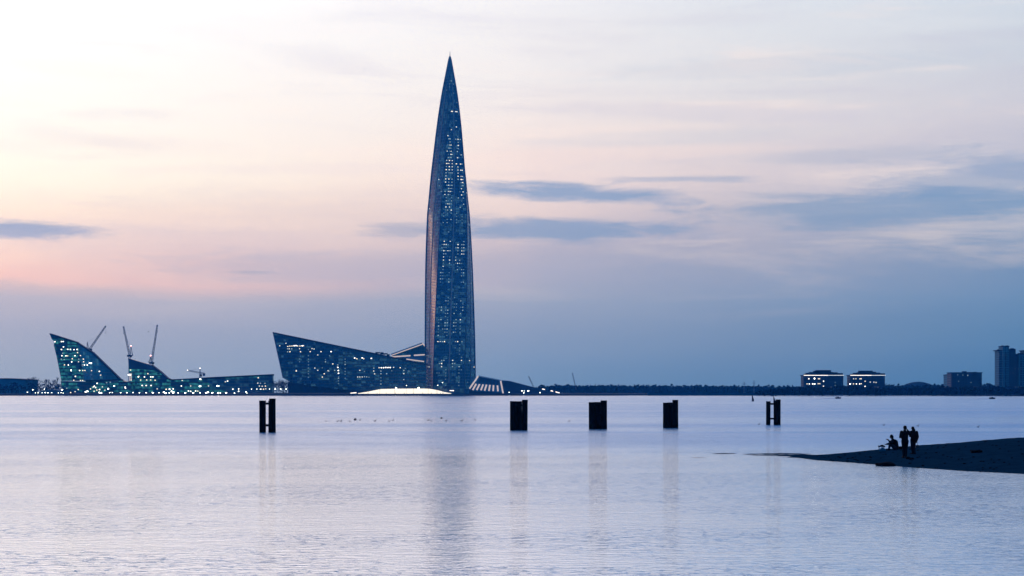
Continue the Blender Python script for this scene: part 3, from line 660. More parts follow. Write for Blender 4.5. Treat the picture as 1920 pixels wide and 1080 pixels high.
for u, v, k in lampspots:
    reg = [t for lim, t in regions if u < lim][0]; cnt_[reg] = cnt_.get(reg, 0)+1
    lamplab = ORD[cnt_[reg]-1]+' lit lamp from the left '+reg
    Y = 2415.0 if v > 733.5 else 2440.0
    if u > 940: Y = 2425.0
    z_ = P(u, v, Y).z
    key = (k, v > 733.5)
    loc = Vector((P(u, v, Y).x, Y, 0))
    hgt = z_-LZ
    r = thing('street_lamp', lamplab, 'street lamp', (loc.x, Y, LZ-.4),
              'lamps along the left embankment' if u < 520 else 'lamps near the tower')
    mb = MB(); mb.tube((loc.x, Y, LZ-.6), (loc.x, Y, z_-.2), .16, .1, 6); mb.tube((loc.x, Y, z_-.2), (loc.x, Y-.7, z_+.05), .08, .08, 6); mb.build('pole', M['pole'], r)
    mb = MB(); rr = (.34, .46, .66)[k-1]; mb.ball((loc.x, Y-.7, z_), rr, 8, 6, (1.5,1,.8)); mb.build('lamp_head', M['lamp_big' if k == 3 else 'lamp'], r)

# low far-left building and site fence
flb = thing('warehouse', 'pale low flat roofed building at the left edge of the shore', 'warehouse', P(15, 736, 2700)-Vector((0,0,1)))
wedge(flb, [(-60,711),(-60,738),(50,738),(52,712.5),(20,710.5)], 2700, 60, simple('pale_shed_cladding', (.05,.24,.34), .8, 0, .3, .04))
mb = MB(); mb.prism([P(u, v, 2698) for u, v in [(-62,709.4),(-62,711),(20,710.7),(52.5,712.6),(52.5,711.4),(20,709.2)]], (0, 64, 0)); mb.build('roof', M['roof'], flb)
mb = MB(); mb.prism([P(u, v, 2560) for u, v in [(72,738),(76,733),(90,730.6),(104,731),(114,734),(116,738)]], (0, 30, 0))
tag(mb.build('site_tent', simple('tent_fabric', (.12,.2,.28), .8), None, base=P(95, 738, 2560)), 'pale low tent behind the far left lamps', 'tent')
mb = MB()
for i in range(60):
    u = 515+i*2.4
    a = P(u, 737.5, 2410); mb.tube((a.x, 2412, LZ-.3), (a.x, 2412, LZ+1.0), .07, .07, 4)
a, b_ = P(515, 737, 2412), P(515+59*2.4, 737, 2412); mb.tube((a.x, 2412, LZ+1.0), (b_.x, 2412, LZ+1.0), .07, .07, 4)
tag(mb.build('railing', M['pole'], None, base=(a.x, 2412, LZ)), 'thin dark railing along the embankment below the wedge building', 'railing')

# ------------------------------------------------------------------ right bank buildings
def slab_block(label, u0, u1, vt, Y, boxes, litspots, bright=True):
    a, b_ = P(u0, vt, Y), P(u1, vt, Y); cx = (a.x+b_.x)/2; w = b_.x-a.x; dp = 26
    r = thing('apartment_building', label, 'apartment building', (cx, Y, LZ-.3), 'blocks of flats on the right bank')
    def rr(w_, d_, rad):
        out = []
        for (sx, sy, a0) in ((1,-1,-90),(1,1,0),(-1,1,90),(-1,-1,180)):
            for t in range(5): an = math.radians(a0+t*22.5); out.append((cx+sx*(w_/2-rad)+rad*math.cos(an), Y+d_/2*0+dp/2+sy*(d_/2-rad)+rad*math.sin(an)))
        return out
    def ex(mb, pts, z0, z1_): 
        nn = len(pts); mb.add([(x_, y_, z0) for x_, y_ in pts]+[(x_, y_, z1_) for x_, y_ in pts], [tuple(reversed(range(nn))), tuple(range(nn, 2*nn))]+[(i, (i+1) % nn, nn+(i+1) % nn, nn+i) for i in range(nn)])
    mb = MB(); ex(mb, rr(w, dp, 3), LZ-.5, a.z); mb.build('wall', M['panel_wall'], r)
    mb = MB(); ex(mb, rr(w+1.6, dp+1.6, 3.5), a.z+.01, a.z+1.0); mb.build('roof_edge', M['concrete'], r)
    nst = int((a.z-LZ)/3.2)
    for i in range(1, nst+1): mb = MB(); ex(mb, rr(w+.5, dp+.5, 3.2), LZ+3.2*i-.25, LZ+3.2*i); mb.build('floor_edge', M['roof'], r)
    mb = MB()
    for u_a, u_b, v_ in boxes:
        p0, p1 = P(u_a, v_, Y+8), P(u_b, v_, Y+8); mb.box(((p0.x+p1.x)/2, Y+11, (p0.z+a.z+1)/2), (p1.x-p0.x, 9, p0.z-a.z-1.0))
    mb.build('penthouse', M['roof'], r)
    if bright:
        um = u0+(u1-u0)*.6
        for ua, ub, mm, th in ((u0-.4, um, 'strip', .6), (um, u1+.2, 'strip_dim', .5)):
            p0, p1 = P(ua, vt, Y), P(ub, vt, Y); mb = MB(); mb.box(((p0.x+p1.x)/2, Y-1.1, a.z+.5), (p1.x-p0.x, .4, th)); mb.build('light_strip', M[mm], r)
    lit(r, litspots, Y-.4, 1.4, 1.6)
    return r
z7 = lambda x, y: (1480+x/4.364, 630+y/4.364)
Q1 = [z7(a, b_)+(c_,) for a, b_, c_ in [(160,350,4),(206,348,5),(238,350,3),(248,350,3),(145,392,3),(163,392,4),(190,392,4),(206,392,5),(236,390,3),(250,390,3),(117,433,5),(143,433,2),(162,432,5),(188,432,4),(203,432,3),(234,433,3),(280,370,4),(280,412,4),(298,460,1),(375,405,0),(375,380,0)]]
Q2 = [z7(a, b_)+(c_,) for a, b_, c_ in [(526,350,2),(545,350,2),(578,350,3),(588,350,3),(498,392,5),(525,392,3),(549,392,4),(575,392,4),(588,390,3),(549,433,4),(589,433,2),(620,370,3),(620,412,4),(662,377,2),(692,378,2),(710,380,2)]]
slab_block('larger left lit block of flats with bright roofline strip on right bank', 1507, 1582, 704.5, 2300,
           [(1508,1512,701),(1512,1518,699),(1518,1528,697.5),(1526,1534,695.5),(1530,1558,694),(1558,1562,697.5),(1562,1570,698),(1570,1580,699.5)], Q1)
slab_block('smaller right lit block of flats with bright roofline strip on right bank', 1594.5, 1660, 704.5, 2300,
           [(1596,1601,701),(1601,1606,699),(1608,1614,698),(1611,1636,695),(1636,1642,697),(1642,1650,698.5),(1650,1659,700)], Q2)
slab_block('unlit dark block of flats with flat roof between hill and towers', 1784, 1842, 699.5, 2350,
           [(1784,1806,698.2),(1806,1812,696),(1816,1828,697.5),(1828,1831,697)], [z7(1390,450)+(4,), z7(1378,318)+(0,), z7(1420,320)+(0,), z7(1460,322)+(1,), z7(1385,370)+(0,), z7(1487,380)+(0,)], False)
r = thing('annex_block', 'narrow lower block attached left of the unlit dark flats', 'apartment building', P(1780, 736, 2380)-Vector((0,0,1)))
wedge(r, [(1776,703.5),(1776,738),(1783.6,738),(1783.6,702)], 2380, 20, M['pale_panel'])
mb = MB(); mb.prism([P(u, v, 2379) for u, v in [(1775.6,702.4),(1775.6,703.6),(1783.7,702.1),(1783.7,701)]], (0, 22, 0)); mb.build('roof', M['roof'], r)
# high-rise at the right edge
hr = thing('high_rise', 'stepped concrete high-rise towers at the right edge of the far bank', 'apartment building', P(1897, 736, 2500)-Vector((0,0,1)))
for u0, u1, vt, dY, mm in [(1873,1880.5,657.5,6,'pale_panel'),(1880.5,1892,650,0,'pale_panel'),(1892,1904.5,655.5,3,'panel_wall'),(1904.5,1910.5,667,7,'panel_wall'),(1910.5,1921,664.5,1,'pale_panel'),(1921,1932,658,4,'pale_panel')]:
    wedge(hr, [(u0,vt),(u0,738),(u1,738),(u1,vt)], 2500+dY, 22, M[mm])
    mb = MB(); a, b_ = P(u0, vt, 2500), P(u1, vt, 2500); mb.box(((a.x+b_.x)/2, 2511+dY, a.z+.5), (b_.x-a.x+.8, 23, 1.2)); mb.build('parapet', M['roof'], hr)
for u0, u1, vt in [(1881,1884,648.8),(1889,1892.5,648.8),(1873,1875,656),(1898,1903,654),(1912,1916,663)]:
    mb = MB(); a, b_ = P(u0, vt, 2500), P(u1, vt, 2500); mb.box(((a.x+b_.x)/2, 2508, a.z-.3), (b_.x-a.x, 5, 2.4)); mb.build('roof_box', M['roof'], hr)
for u in (1876.5, 1886, 1897, 1915):
    mb = MB()
    for i in range(22): a = P(u, 662+i*3.2, 2500); mb.box((a.x, 2499.3, a.z), (3.2, 1.6, 1.0))
    mb.build('balconies', M['concrete'], hr)

# ------------------------------------------------------------------ masts and low quay in the middle distance
for u, vt, lab in ((1395.5,716,'short lattice pylon on the distant wooded shore'),(1413.7,712.5,'taller lattice pylon on the distant wooded shore')):
    Y = 3700; a = P(u, vt, Y); b0 = Vector((a.x, Y, LZ)); r = thing('pylon', lab, 'pylon', b0, 'pylons over the far woods')
    mb = MB(); mb.lattice(b0, a, 3.0, .2, .5, 3.5); mb.build('mast', M['crane'], r)
    mb = MB()
    for k_ in (.75, .85): c_ = b0.lerp(a, k_); mb.tube(c_-Vector((4,0,0)), c_+Vector((4,0,0)), .22, .12, 4)
    mb.build('cross_arm', M['crane'], r)
mb = MB(); a, b_ = P(1215, 738, 2440), P(1500, 738, 2440); mb.box(((a.x+b_.x)/2, 2444, 1.5), (b_.x-a.x, 6, 3.6))
for i in range(40): x_ = a.x+(b_.x-a.x)*(i+.5)/40; mb.box((x_, 2440.6, 1.3), (.7, .9, 3.3))
q1 = mb.build('quay_wall', simple('weathered_quay_concrete', (.02,.08,.11), .85, 0, .3, .05), None, base=((a.x+b_.x)/2, 2444, 0))
tag(q1, 'long low pale quay wall at the water in front of the far woods', 'quay wall')

# ------------------------------------------------------------------ woods and trees
def crown(mb, c_, rx, ry, rz, cnt, sz, rnd):
    for _ in range(cnt):
        while True:
            p_ = Vector((rnd.uniform(-1,1), rnd.uniform(-1,1), rnd.uniform(-1,1)))
            if p_.length < 1: break
        p_ = Vector((p_.x*rx, p_.y*ry, p_.z*rz))+c_
        s_ = sz*rnd.uniform(.5, 1.3); a, b_ = Vector((rnd.gauss(0,1), rnd.gauss(0,1), rnd.gauss(0,1))).normalized(), Vector((rnd.gauss(0,1), rnd.gauss(0,1), rnd.gauss(0,1))).normalized()
        mb.add([p_, p_+a*s_, p_+(a+b_)*s_*.7, p_+b_*s_], [(0,1,2,3)])
def wood(name, label, u0, u1, Y, vtop, m, step=7.0, dep=60, rowsn=3, jit=.18, seed=1, cnt=34, sz=1.8):
    rnd = random.Random(seed); mb = MB()
    for rw in range(rowsn):
        x_ = P(u0, 0, Y).x; x1 = P(u1, 0, Y).x; yy = Y+dep*rw/max(1, rowsn)
        while x_ < x1:
            u = 960+x_*F/Y; vt = vtop(u) if callable(vtop) else vtop
            top = P(u, vt, yy).z*(1+jit*mnoise.noise(Vector((x_*.02, rw*7, seed)))+rnd.uniform(-jit, jit)*.35)
            hgt = max(2.0, top-LZ); w = hgt*rnd.uniform(.32, .5)
            y2 = yy+rnd.uniform(-4, 4)
            mb.tube((x_, y2, LZ-.5), (x_, y2, LZ+hgt*.6), .25, .12, 4)
            crown(mb, Vector((x_, y2, LZ+hgt*.5)), max(w, step*1.1), w, hgt*.5, cnt, sz, rnd)
            x_ += step*rnd.uniform(.7, 1.3)
    o = mb.build(name, m, None, base=(P((u0+u1)/2, 0, Y).x, Y, LZ)); return tag(o, label, 'woods', kind='stuff')
wood('distant_woods', 'continuous dark line of distant woods along the middle shore', 1015, 1515, 3800, lambda u: 724.3+max(0, (u-1200)*.006), M['leaf_far'], 7, 120, 4, .04, 3, 60, 4.6)
wood('distant_woods', 'distant woods behind the blocks of flats on the right bank', 1500, 1990, 3000, lambda u: 725-2.2*(u > 1650) + 1.5*math.sin(u*.03), M['leaf_far'], 7, 80, 4, .08, 5, 50, 4.0)
wood('shore_woods', 'dark band of waterside trees along the right bank', 1440, 1990, 2120, lambda u: 733-5.0*min(1, max(0, (u-1440)/70))-1.2*math.sin(u*.021), M['leaf'], 5, 70, 4, .13, 9, 60, 2.6)
wood('shore_woods', 'low dark trees behind the lamps on the far left shore', -60, 118, 2620, lambda u: 719+1.5*math.sin(u*.2), M['leaf'], 6, 30, 2, .18, 13, 40, 2.0)
wood('distant_woods', 'low distant woods glimpsed behind the long low wing', 100, 560, 3300, lambda u: 716+2*math.sin(u*.02), M['leaf_far'], 9, 60, 2, .12, 17, 30, 2.6)
def bare_tree(label, u, vtop, Y, spread, seed, group):
    rnd = random.Random(seed); b0 = P(u, 736, Y); b0.z = LZ-.3; top = P(u, vtop, Y).z; h_ = top-b0.z
    r = thing('bare_tree', label, 'tree', b0, group)
    mb = MB(); mb.tube(b0, b0+Vector((0,0,h_*.45)), h_*.022, h_*.014, 6)
    br = MB()
    def grow(p_, d_, L, rad, dep):
        q_ = p_+d_*L; br.tube(p_, q_, rad, rad*.65, 4 if dep < 2 else 3)
        if dep < 5:
            for _ in range(3 if dep < 4 else 2):
                nd = (d_+Vector((rnd.uniform(-1,1), rnd.uniform(-1,1), rnd.uniform(-.25,.75)))*spread).normalized(); grow(q_, nd, L*rnd.uniform(.62,.84), rad*.6, dep+1)
    for i in range(5):
        a = i*1.26+rnd.random(); st_ = b0+Vector((0,0,h_*rnd.uniform(.15,.45)))
        grow(st_, Vector((math.cos(a)*spread, math.sin(a)*spread, 1)).normalized(), h_*.2, h_*.012, 0)
    # keep the crown the height the tree has
    mz = max(v[2] for v in br.v); k = (top-b0.z)/(mz-b0.z)
    br.v = [(v[0], v[1], b0.z+(v[2]-b0.z)*k) for v in br.v]
    mb.build('trunk', M['bark'], r); br.build('crown', M['twigs'], r)
for i, (u, v) in enumerate([(513,713),(519,710.5),(525,711.5),(531,710),(536,712.5),(541,714)]):
    bare_tree(('leftmost bare tree by the end of the low wing','second bare tree right of the low wing end','third bare tree in the row beside the wedge building','tallest bare tree at the foot of the wedge point','fifth bare tree under the leaning wedge edge','rightmost smaller bare tree against the wedge building')[i], u, v, 2470+i*4, .75, 20+i, 'bare trees between low wing and wedge building')
bare_tree('large bare round tree right of the pale warehouse on the left shore', 60, 704.5, 2600, .9, 40, 'bare trees on the left shore')
bare_tree('bare tree behind the round tree on the left shore', 68, 711, 2590, .8, 41, 'bare trees on the left shore')
bare_tree('thin bare tree rising alone above the left shore woods', 88.5, 709.5, 2600, .3, 42, 'bare trees on the left shore')
bare_tree('thin bare tree just left of the sail building', 105, 706.5, 2600, .3, 43, 'bare trees on the left shore')

# ------------------------------------------------------------------ mooring dolphins
def dolphin(label, vb, piles, braces):
    """piles: (u0, u1, vtop, dY); braces: (u0, u1, v)"""
    Y = CAMZ*F/(vb-H); us = [p_[0] for p_ in piles]+[p_[1] for p_ in piles]
    r = thing('mooring_dolphin', label, 'pile cluster', ((min(us)+max(us)-1920)/2*Y/F, Y, 0), 'mooring pile clusters in a row')
    for u0, u1, vt, dY in piles:
        y_ = Y+dY; a = (u0-960)*Y/F; b_ = (u1-960)*Y/F; rad = (b_-a)/2; cx = (a+b_)/2; zt = CAMZ+(H-vt)*Y/F
        mb = MB(); rnd = random.Random(int(u0)); lean = rnd.uniform(-.02,.02)
        seg = 14
        lv = [-1.5, 0, .4, 1.2, 2.0, zt-.22, zt-.2, zt-.02, zt]; rs = [1, 1, 1.01, .995, 1.0, 1.0, 1.03, 1.03, .97]
        for z_, k in zip(lv, rs):
            for i in range(seg): an = 2*PI*i/seg; kk = k*(1+.012*mnoise.noise(Vector((math.cos(an)*2, math.sin(an)*2, z_*1.5+u0)))); mb.v.append((cx+lean*max(z_,0)/3+rad*kk*math.cos(an), y_+rad*kk*math.sin(an), z_))
        for j in range(len(lv)-1):
            for i in range(seg): mb.f.append((j*seg+i, j*seg+(i+1) % seg, (j+1)*seg+(i+1) % seg, (j+1)*seg+i)); mb.mi.append(0)
        mb.f.append(tuple((len(lv)-1)*seg+i for i in range(seg))); mb.mi.append(0)
        mb.build('pile', M['steel'], r, smooth=False)
    for u0, u1, v in braces:
        z_ = CAMZ+(H-v)*Y/F; mb = MB(); mb.tube(((u0-960)*Y/F, Y, z_), ((u1-960)*Y/F, Y, z_), .11, .11, 8)
        mb.build('brace', M['steel'], r)
dolphin('leftmost pile cluster, two dark columns with a bright slit between, below the low wing', 811, [(486.3,498.7,751,0),(501,513,751.2,.9),(505.3,517.3,747.2,-.1)], [(492,508,756.7),(492,508,797.5)])
dolphin('widest solid dark pile cluster standing right of the tower reflection', 807, [(956.2,968,752.2,0),(966,979,752.4,1.0),(978.5,989.2,749.5,.1)], [(962,984,760)])
dolphin('middle dark pile cluster with a hairline slit at its upper right', 804.7, [(1104,1115.8,754,0),(1114,1128.5,753.8,.9),(1126.4,1138.3,750.8,.1)], [(1110,1132,779),(1110,1132,757)])
dolphin('fourth pile cluster from the left, solid dark with stepped top', 802.7, [(1243,1253.5,755,0),(1252,1263,754.6,.8),(1261.3,1272,749.8,.1)], [(1248,1266,760)])
dolphin('rightmost pile cluster, open H shape with two cross braces', 796.8, [(1436.3,1444.6,752.4,0),(1452.4,1458.5,751,.9),(1454.5,1463.6,749,.0)], [(1440,1458,757.3),(1440,1458,785)])

# ------------------------------------------------------------------ spar buoys
for u, vb, vt, w, lab in ((1411.5,752.6,740.5,5,'dark leaning spar buoy on open water left of the rightmost piles'),(1452,758,744,5,'dark spar buoy partly hidden behind the rightmost piles')):
    Y = CAMZ*F/(vb-H); c_ = P(u, vb, Y); t_ = P(u-1.4, vt, Y); r = thing('spar_buoy', lab, 'buoy', (c_.x, Y, 0), 'spar buoys')
    mb = MB(); k = Y/F; mb.tube((c_.x+.1,Y,-.4), (c_.x, Y, 1.2), w*k/2, w*k/2*.75, 12); mb.tube((c_.x,Y,1.2), (t_.x, Y, t_.z), w*k/2*.72, .12, 12); mb.build('float', M['buoy'], r)
    mb = MB(); mb.ball((t_.x, Y, t_.z), .16, 8, 6); mb.build('top_mark', M['buoy'], r)
# ------------------------------------------------------------------ floating birds and a gull
def duck(u, v, label, L=.42, m='bird', group='water birds floating in a line', face=1):
    Y = CAMZ*F/(v+1-H); c_ = P(u, v+1, Y); r = thing('duck', label, 'bird', (c_.x, Y, 0), group)
    mb = MB(); mb.ball((c_.x, Y, .05*L/.42), L*.5, 12, 8, (1,.5,.36)); mb.ball((c_.x-face*L*.5, Y, .10), L*.14, 8, 6, (1.6,.6,.5)); mb.tube((c_.x+face*L*.34, Y, .08), (c_.x+face*L*.44, Y, .08+L*.36), L*.12, L*.07, 8)
    mb.ball((c_.x+face*L*.47, Y, .10+L*.40), L*.13, 8, 6); mb.build('body', M[m], r, smooth=True)
    mb = MB(); mb.tube((c_.x+face*L*.56, Y, .10+L*.39), (c_.x+face*L*.70, Y, .09+L*.37), L*.045, L*.02, 6); mb.build('bill', M['roof'], r)
ds = [(612,789.3),(633,789.2),(639,789),(656,789.5),(675,787.2),(703,788.8),(730,789),(736.5,787.4),(803,787.4),(809,789),(836.5,788.6),(866,788.6),(891,787)]
for i, (u, v) in enumerate(ds): duck(u, v, ORD[i]+' from the left of the small water birds floating in a line', .22+.08*((i*7) % 3)/2, face=1 if i % 3 else -1)
for u, v, lab, g in [(1067,789,'dark water bird sitting upright between the second and third pile clusters','lone birds'),(1423,795,'tiny dark bird just left of the rightmost piles','lone birds'),(1657,796.5,'tiny bird on the water just above the seated person','lone birds'),
                     (1721,798,'tiny bird on the water right of the standing couple','lone birds'),(1834,800,'tiny bird on the water above the sand spit at right','lone birds')]:
    duck(u, v, lab, .24, group=g)
Y = CAMZ*F/(788-H); c_ = P(666, 787, Y)
mb = MB(); mb.ball((c_.x, Y, .12), .19, 14, 10, (1.1,1,.85)); mb.tube((c_.x, Y, .25), (c_.x, Y, .34), .04, .03, 8)
tag(mb.build('mooring_float', M['buoy'], None, base=(c_.x, Y, 0), smooth=True), 'round black float, the largest dot among the floating birds', 'float')
def gull(u, v, Y, label, span, tilt=0.0, z=None):
    c_ = P(u, v, Y); r = thing('flying_bird', label, 'bird', c_, 'flying birds')
    mb = MB(); mb.ball(c_, span*.2, 10, 7, (1,.35,.3)); mb.ball(c_+Vector((span*.2,0,span*.03)), span*.06, 8, 6); mb.build('body', M['bird'], r, smooth=True)
    for s_ in (-1, 1):
        mb = MB(); a = c_+Vector((0,s_*span*.04,0)); b1 = c_+Vector((span*.05,s_*span*.25,span*.16)); b2 = c_+Vector((-span*.08+tilt*s_*span*.3, s_*span*.5, span*.20*(1+s_*tilt)))
        w = span*.11; t_ = Vector((0,0,span*.015))
        for p0, p1, w0, w1 in ((a, b1, w, w*.9), (b1, b2, w*.9, w*.25)):
            q4 = [p0+Vector((w0,0,0)), p0-Vector((w0,0,0)), p1-Vector((w1,0,0)), p1+Vector((w1,0,0))]
            mb.add([v_-t_ for v_ in q4]+[v_+t_ for v_ in q4], [(0,3,2,1),(4,5,6,7),(0,1,5,4),(1,2,6,5),(2,3,7,6),(3,0,4,7)])
        mb.build('wing', M['bird'], r)
gull(278.5, 622, 900, 'dark bird flying in the sky between the two luffing cranes', 1.1)
gull(827.5, 784.5, 280, 'dark bird skimming the water with raised wing below the tower', .75, .4)
gull(1594, 787.5, 285, 'dark bird skimming the water below the smaller lit flats', .5, .3)
# ------------------------------------------------------------------ motor boats
for u, v, lab in ((1571.5,747.6,'small dark motor boat with wake below the larger lit flats'),(1860.5,748.2,'small dark motor boat with wake below the right edge towers')):
    Y = CAMZ*F/(v-H); c_ = P(u, v, Y); r = thing('motor_boat', lab, 'boat', (c_.x, Y, 0), 'motor boats on the bay')
    prof = [(-1.6,.55),(-1.5,.7),(0,.75),(1.2,.5),(1.9,.05)]; mb = MB(); nn = []
    for x_, w in prof: nn += [(c_.x+x_, Y-w, .75+.12*max(0,x_)), (c_.x+x_, Y+w, .75+.12*max(0,x_)), (c_.x+x_*.9, Y+w*.4, -.2), (c_.x+x_*.9, Y-w*.4, -.2)]
    fs = [(i*4+j, i*4+(j+1) % 4, i*4+4+(j+1) % 4, i*4+4+j) for i in range(4) for j in range(4)]+[(3,2,1,0),(16,17,18,19)]
    mb.add(nn, fs); mb.build('hull', M['hull'], r)
    mb = MB(); mb.prism([(c_.x-.5, Y-.5, .75), (c_.x+.7, Y-.5, .75), (c_.x+.3, Y-.4, 1.35), (c_.x-.3, Y-.4, 1.4)], (0, .9, 0)); mb.build('windscreen', M['roof'], r)
    mb = MB(); mb.box((c_.x-1.75, Y, .6), (.35,.4,.9)); mb.build('outboard_motor', M['roof'], r)
    mb = MB(); mb.ball((c_.x-.9, Y, 1.45), .15, 8, 6); mb.tube((c_.x-.9, Y, .7), (c_.x-.9, Y, 1.3), .24, .2, 8)
    tag(mb.build('person', M['cloth'], None, base=(c_.x-.9, Y, .7)), 'dark figure sitting in the '+('left' if u < 1700 else 'right')+' motor boat', 'person')
    mb = MB(); mb.prism([(c_.x-2, Y, .0), (c_.x-2, Y, .18), (c_.x-9, Y+1.5, .10), (c_.x-17, Y+2, .03), (c_.x-17, Y+2, .0)], (0, 1.2, 0)); tag(mb.build('wake', M['foam'], None, base=(c_.x-2, Y, 0)), kind='stuff', label='pale foam wake behind the '+('left' if u < 1700 else 'right')+' motor boat', cat='wake')

# ------------------------------------------------------------------ sand spit
def interp(tbl, x_):
    if x_ <= tbl[0][0]: return tbl[0][1]
    for (a, va), (b_, vb) in zip(tbl, tbl[1:]):
        if x_ <= b_: return va+(vb-va)*(x_-a)/(b_-a)
    return tbl[-1][1]
FR = [(14,122),(17.4,119.2),(17.9,113.6),(19.4,109.1),(21.15,102.9),(22.9,98),(25.1,94.1),(32,86),(50,75),(90,60)]
RD = [(14,-.5),(16.8,-.03),(17.6,.06),(19.1,.15),(21.2,.31),(24.3,.62),(27.3,.88),(31.2,1.22),(40,1.5),(90,2.2)]
def sand_z(x_, y_):
    f_ = interp(FR, x_); rz_ = interp(RD, x_); yr = 118.5
    if f_ > yr-1: f_ = min(f_, yr-.5)
    nz_ = mnoise.noise(Vector((x_*.5, y_*.35, 0)))*.05+mnoise.noise(Vector((x_*1.7, y_*1.2, 4)))*.025
    if y_ <= yr:
        t = (y_-f_)/(yr-f_)
        z_ = rz_*(math.sin(min(1,t)*PI/2)) if t > 0 else t*(yr-f_)*.12
    else:
        t = (y_-yr)/9.0; z_ = rz_-(rz_+.5)*min(1, t)**1.5
    z_ += nz_*min(1, max(0, z_*3+.35))
    # low bars off the tip
    for cx, cy, ax, ay, hh_ in ((13.9,125.8,.9,.35,.04),(17.4,124.9,2.3,.35,.06),(16.9,122.4,1.9,.35,.06),(18.2,121.3,1.6,.7,.09),(15.4,124.0,.5,.25,.03)):
        q_ = ((x_-cx)/ax)**2+((y_-cy+.25*math.sin(x_*2))/ay)**2
        z_ = max(z_, hh_*(1-q_)+.015*mnoise.noise(Vector((x_*3, y_*3, 8)))) if q_ < 3 else z_
    return z_
gx = [11+.16*i for i in range(150)]+[35+1.5*i for i in range(38)]
gy = [55+2.2*i for i in range(15)]+[88+.25*i for i in range(172)]+[131+1.5*i for i in range(10)]
gx = sorted(set(round(a, 3) for a in gx)); gy = sorted(set(round(a, 3) for a in gy))
vs = [(a, b_, sand_z(a, b_)) for a in gx for b_ in gy]; ny = len(gy)
mb = MB(); mb.add(vs, [(i*ny+j, (i+1)*ny+j, (i+1)*ny+j+1, i*ny+j+1) for i in range(len(gx)-1) for j in range(ny-1)])
structure(mb.build('sand_spit', M['sand'], smooth=True))
def hit(u, v):
    """where the sight line meets the sand"""
    y_ = 92.0
    while y_ < 125:
        p_ = P(u, v, y_)
        if p_.z <= sand_z(p_.x, y_): return Vector((p_.x, y_, sand_z(p_.x, y_)))
        y_ += .02
    p_ = P(u, v, 118); return Vector((p_.x, 118, sand_z(p_.x, 118)))

def blob(name, lab, cat, c_, dims, seed, m, grp=None, flat=.35):
    mb = MB(); mb.ball((0,0,0), 1, 20, 12)
    out = []
    for v in mb.v:
        V_ = Vector(v); k = 1+.28*mnoise.noise(V_*1.4+Vector((seed,0,0)))+.12*mnoise.noise(V_*3.5+Vector((0,seed,0)))
        V_ = V_*k; V_.z = max(V_.z, -.5); out.append((c_.x+V_.x*dims[0], c_.y+V_.y*dims[1], c_.z+V_.z*dims[2]))
    mb.v = out; return tag(mb.build(name, m, None, base=c_, smooth=True), lab, cat, grp)
c_ = P(1661, 873.5, 104.6); c_.z = .03
blob('boulder', 'large low black stone at the near waterline below the seated person', 'stone', c_, (.60,.5,.19), 3, M['rock'])
c_ = hit(1832, 849); 
mb = MB(); mb.tube(c_+Vector((-.33,0,.06)), c_+Vector((.30,.1,.09)), .10, .06, 9); mb.tube(c_+Vector((-.05,.02,.08)), c_+Vector((.15,-.12,.18)), .04, .02, 6); mb.tube(c_+Vector((-.2,.02,.08)), c_+Vector((-.35,.2,.14)), .04, .02, 6)
tag(mb.build('driftwood', M['wood'], None, base=c_), 'dark piece of driftwood lying alone on the sand spit at right', 'driftwood')
rnd = random.Random(5)
mb = MB()
for i in range(260):
    x_ = rnd.uniform(18.5, 34); y_ = rnd.uniform(interp(FR, x_)-.2, 119); z_ = sand_z(x_, y_); s_ = rnd.uniform(.02,.07)
    if z_ > -.02: mb.ball((x_, y_, z_+s_*.2), s_, 6, 4, (rnd.uniform(.8,1.6),1,.6))
tag(mb.build('pebbles', M['rock'], None), 'scattered dark pebbles over the sand spit', 'pebbles', kind='stuff')
for i, (u, v) in enumerate([(1703,860.5),(1709,862)]):
    c_ = hit(u, v); blob('stone', ('small stone at the right foot of the taller standing person','flat stone just right of the standing person feet')[i], 'stone', c_+Vector((0,0,.04)), (.13,.1,.09), 7+i, M['rock'])

# ------------------------------------------------------------------ people
def figure_mesh(name, segs, balls, m, parent, vox=.014):
    mb = MB()
    for p0, r0, p1, r1 in segs:
        mb.tube(p0, p1, r0, r1, 12); mb.ball(p0, r0, 12, 8); mb.ball(p1, r1, 12, 8)
    for c_, r_, sc in balls: mb.ball(c_, r_, 16, 12, sc)
    o = mb.build(name, m, parent)
    rm = o.modifiers.new('remesh', 'REMESH'); rm.mode = 'VOXEL'; rm.voxel_size = vox; rm.use_smooth_shade = True
    sm = o.modifiers.new('smooth', 'SMOOTH'); sm.factor = .5; sm.iterations = 3
    return o
V = Vector
def hand(wr, d, side, seg):
    """palm and five curled fingers; d = pointing direction, side = thumb side"""
    d = d.normalized(); side = (side-d*side.dot(d)).normalized(); nn = d.cross(side)
    seg.append((wr, .026, wr+d*.05, .030)); seg.append((wr+d*.03+side*.018, .02, wr+d*.085+side*.022, .017)); seg.append((wr+d*.03-side*.018, .02, wr+d*.08-side*.024, .016))
    for i, L in enumerate((.066,.076,.070,.055)):
        a = wr+d*.085+side*(.030-.020*i); b_ = a+d*L*.55+nn*.010; c_ = b_+d*L*.3+nn*L*.4
        seg.append((a, .0095, b_, .009)); seg.append((b_, .009, c_, .008))
    a = wr+d*.03+side*.03; b_ = a+(side*.8+d*.7)*.035; seg.append((a, .012, b_, .010)); seg.append((b_, .010, b_+(d+nn*.4)*.03, .009))
